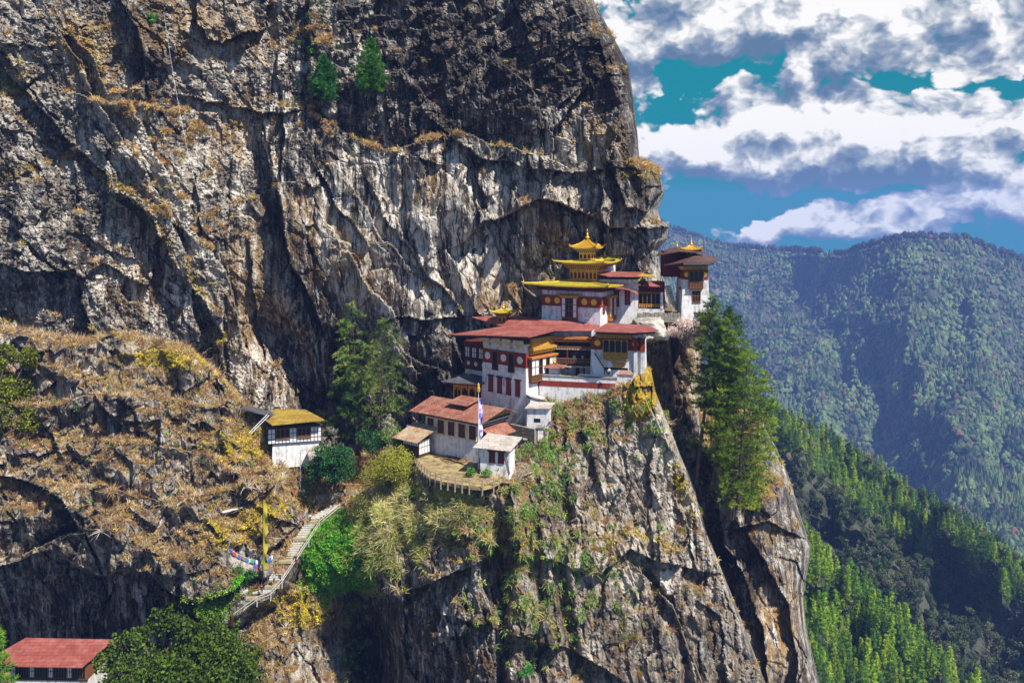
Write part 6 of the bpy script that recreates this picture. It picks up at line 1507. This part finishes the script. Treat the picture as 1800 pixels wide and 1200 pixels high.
def person(px, py, label, top, legs, facing=0, stride=.18, sit=False, loc=None, dy=0., hat=None):
    b = np.array(loc) if loc is not None else surf_pt(px, py)
    if loc is None: b = b+np.array((0, -1.1, .5))
    root = empty('person', b, label, 'person'); root.rotation_euler.z = R(facing)
    hz = .92; k = stride
    if sit:
        hz = .45; kn = [((-.1, -.42, .48), .075), ((-.1, -.45, .08), .055), ((.1, -.42, .48), .075), ((.1, -.45, .08), .055)]
    else: kn = [((-.1, -k*.5, .5), .075), ((-.11, -k, .07), .05), ((.1, k*.5, .5), .075), ((.11, k, .07), .05)]
    ch = hz+.43
    J = [((0, 0, hz), .14, .11), ((0, .01, hz+.22), .13, .1), ((0, 0, ch), .17, .11), ((0, -.01, ch+.14), .055), ((0, -.02, ch+.24), .085, .095), ((0, -.02, ch+.36), .09, .1), ((0, -.01, ch+.42), .055),
         ((-.20, 0, ch+.04), .06), ((-.25, k*.3, ch-.26), .045), ((-.24, -.05-k*.3, ch-.5), .035), ((-.24, -.08-k*.3, ch-.6), .03),
         ((.20, 0, ch+.04), .06), ((.25, -k*.3, ch-.26), .045), ((.24, -.05+k*.3, ch-.5), .035), ((.24, -.08+k*.3, ch-.6), .03)]
    n = len(J); J += [((-.1, 0, hz-.05), .09), kn[0], kn[1], (tuple(np.array(kn[1][0])+np.array((0, -.14, -.04))), .035), ((.1, 0, hz-.05), .09), kn[2], kn[3], (tuple(np.array(kn[3][0])+np.array((0, -.14, -.04))), .035)]
    E = [(0, 1), (1, 2), (2, 3), (3, 4), (4, 5), (5, 6), (2, 7), (7, 8), (8, 9), (9, 10), (2, 11), (11, 12), (12, 13), (13, 14), (0, n), (n, n+1), (n+1, n+2), (n+2, n+3), (0, n+4), (n+4, n+5), (n+5, n+6), (n+6, n+7)]
    fig_mesh('body', J, E, SKIN, root)
    g = .028; T = [J[i] for i in (0, 1, 2, 7, 8, 9, 11, 12, 13)]; T = [(j[0], *[r+g for r in j[1:]]) for j in T]
    fig_mesh('jacket', T, [(0, 1), (1, 2), (2, 3), (3, 4), (4, 5), (2, 6), (6, 7), (7, 8)], skin_mat(top), root)
    L = [J[0]]+[J[i] for i in (n, n+1, n+2, n+4, n+5, n+6)]; L = [(j[0], *[r+g*.9 for r in j[1:]]) for j in L]
    fig_mesh('trousers', L, [(0, 1), (1, 2), (2, 3), (0, 4), (4, 5), (5, 6)], skin_mat(legs), root)
    fig_mesh('hair' if hat is None else 'hat', [((0, .02, ch+.34), .1, .1), ((0, .02, ch+.44), .085, .09), ((0, .01, ch+.49), .04)], [(0, 1), (1, 2)], HAIR if hat is None else skin_mat(hat), root)
    return root
NAVY = (.02, .03, .07); BLK = (.02, .02, .022); WHT = (.7, .7, .72); RED = (.55, .03, .025); GRY = (.25, .25, .27)
person(520, 869, 'person in dark jacket and red trousers standing on the path below the hut', BLK, RED, 20)
person(526+10, 869, 'seated person in pale clothes beside the thin grey pole', WHT, GRY, -10, sit=True)
person(547, 917, 'person in white shirt walking at the top flight of the stairway', WHT, NAVY, 200)
person(535, 925, 'person in red top and dark trousers on the upper stairs', RED, BLK, 190)
person(500, 1012, 'person in pink top leaning on the stair railing', (.6, .25, .3), GRY, 60)
person(474, 1022, 'person in dark blue jacket at the foot of the main flight', NAVY, BLK, 10)
person(484, 1024, 'person in light grey jacket beside the stair foot', (.45, .48, .5), NAVY, 40)
person(463, 1042, 'person in black standing on the middle landing', BLK, BLK, 0)
person(436, 1048, 'person in pale shirt walking down onto the lower landing', WHT, GRY, 30)
person(414, 1066, 'person in dark clothes on the lowest flight of stairs', BLK, NAVY, 30)
person(347, 1096, 'person in red jacket on the path at the bottom of the stairs', RED, GRY, 60)
person(608, 874, 'person in pale blue shirt on the path by the dark stone wall', (.45, .5, .62), BLK, 100)
gc = frame(1071, 659.5, 188.7, 13.5)
person(0, 0, 'person in white shirt standing at the courtyard doorway', WHT, BLK, 10, loc=gc.w(0, -.2, .0))
for (dx, lab, c) in ((664, 'person in red jacket resting beneath the dark pines', RED), (672, 'person in orange top resting beneath the dark pines', (.6, .2, .05)), (625+8, 'person in dark clothes standing beneath the dark pines', BLK)):
    person(dx, 805, lab, c, BLK, 0)
# ================================================================== HAZE
def haze():
    x0, x1, y0, y1, z0, z1 = -3000, 4600, -30, 4150, -761.5, 110
    V = [(x, y, z) for z in (z0, z1) for y in (y0, y1) for x in (x0, x1)]
    Fq = [(0, 2, 3, 1), (4, 5, 7, 6), (0, 1, 5, 4), (2, 6, 7, 3), (0, 4, 6, 2), (1, 3, 7, 5)]
    m = bpy.data.materials.new('haze'); m.use_nodes = True; t = NT(m.node_tree); t.n.clear()
    o = t.new('ShaderNodeOutputMaterial'); v = t.new('ShaderNodeVolumePrincipled')
    v.inputs['Color'].default_value = (.26, .43, 1.0, 1); v.inputs['Density'].default_value = 0.00012; v.inputs['Anisotropy'].default_value = 0.
    t.l.new(v.outputs[0], o.inputs['Volume'])
    tag(link('haze', np_mesh('haze', V, np.array(Fq), mats=(m,))), 'thin blue air filling the valley', 'haze', None, 'stuff')
haze()
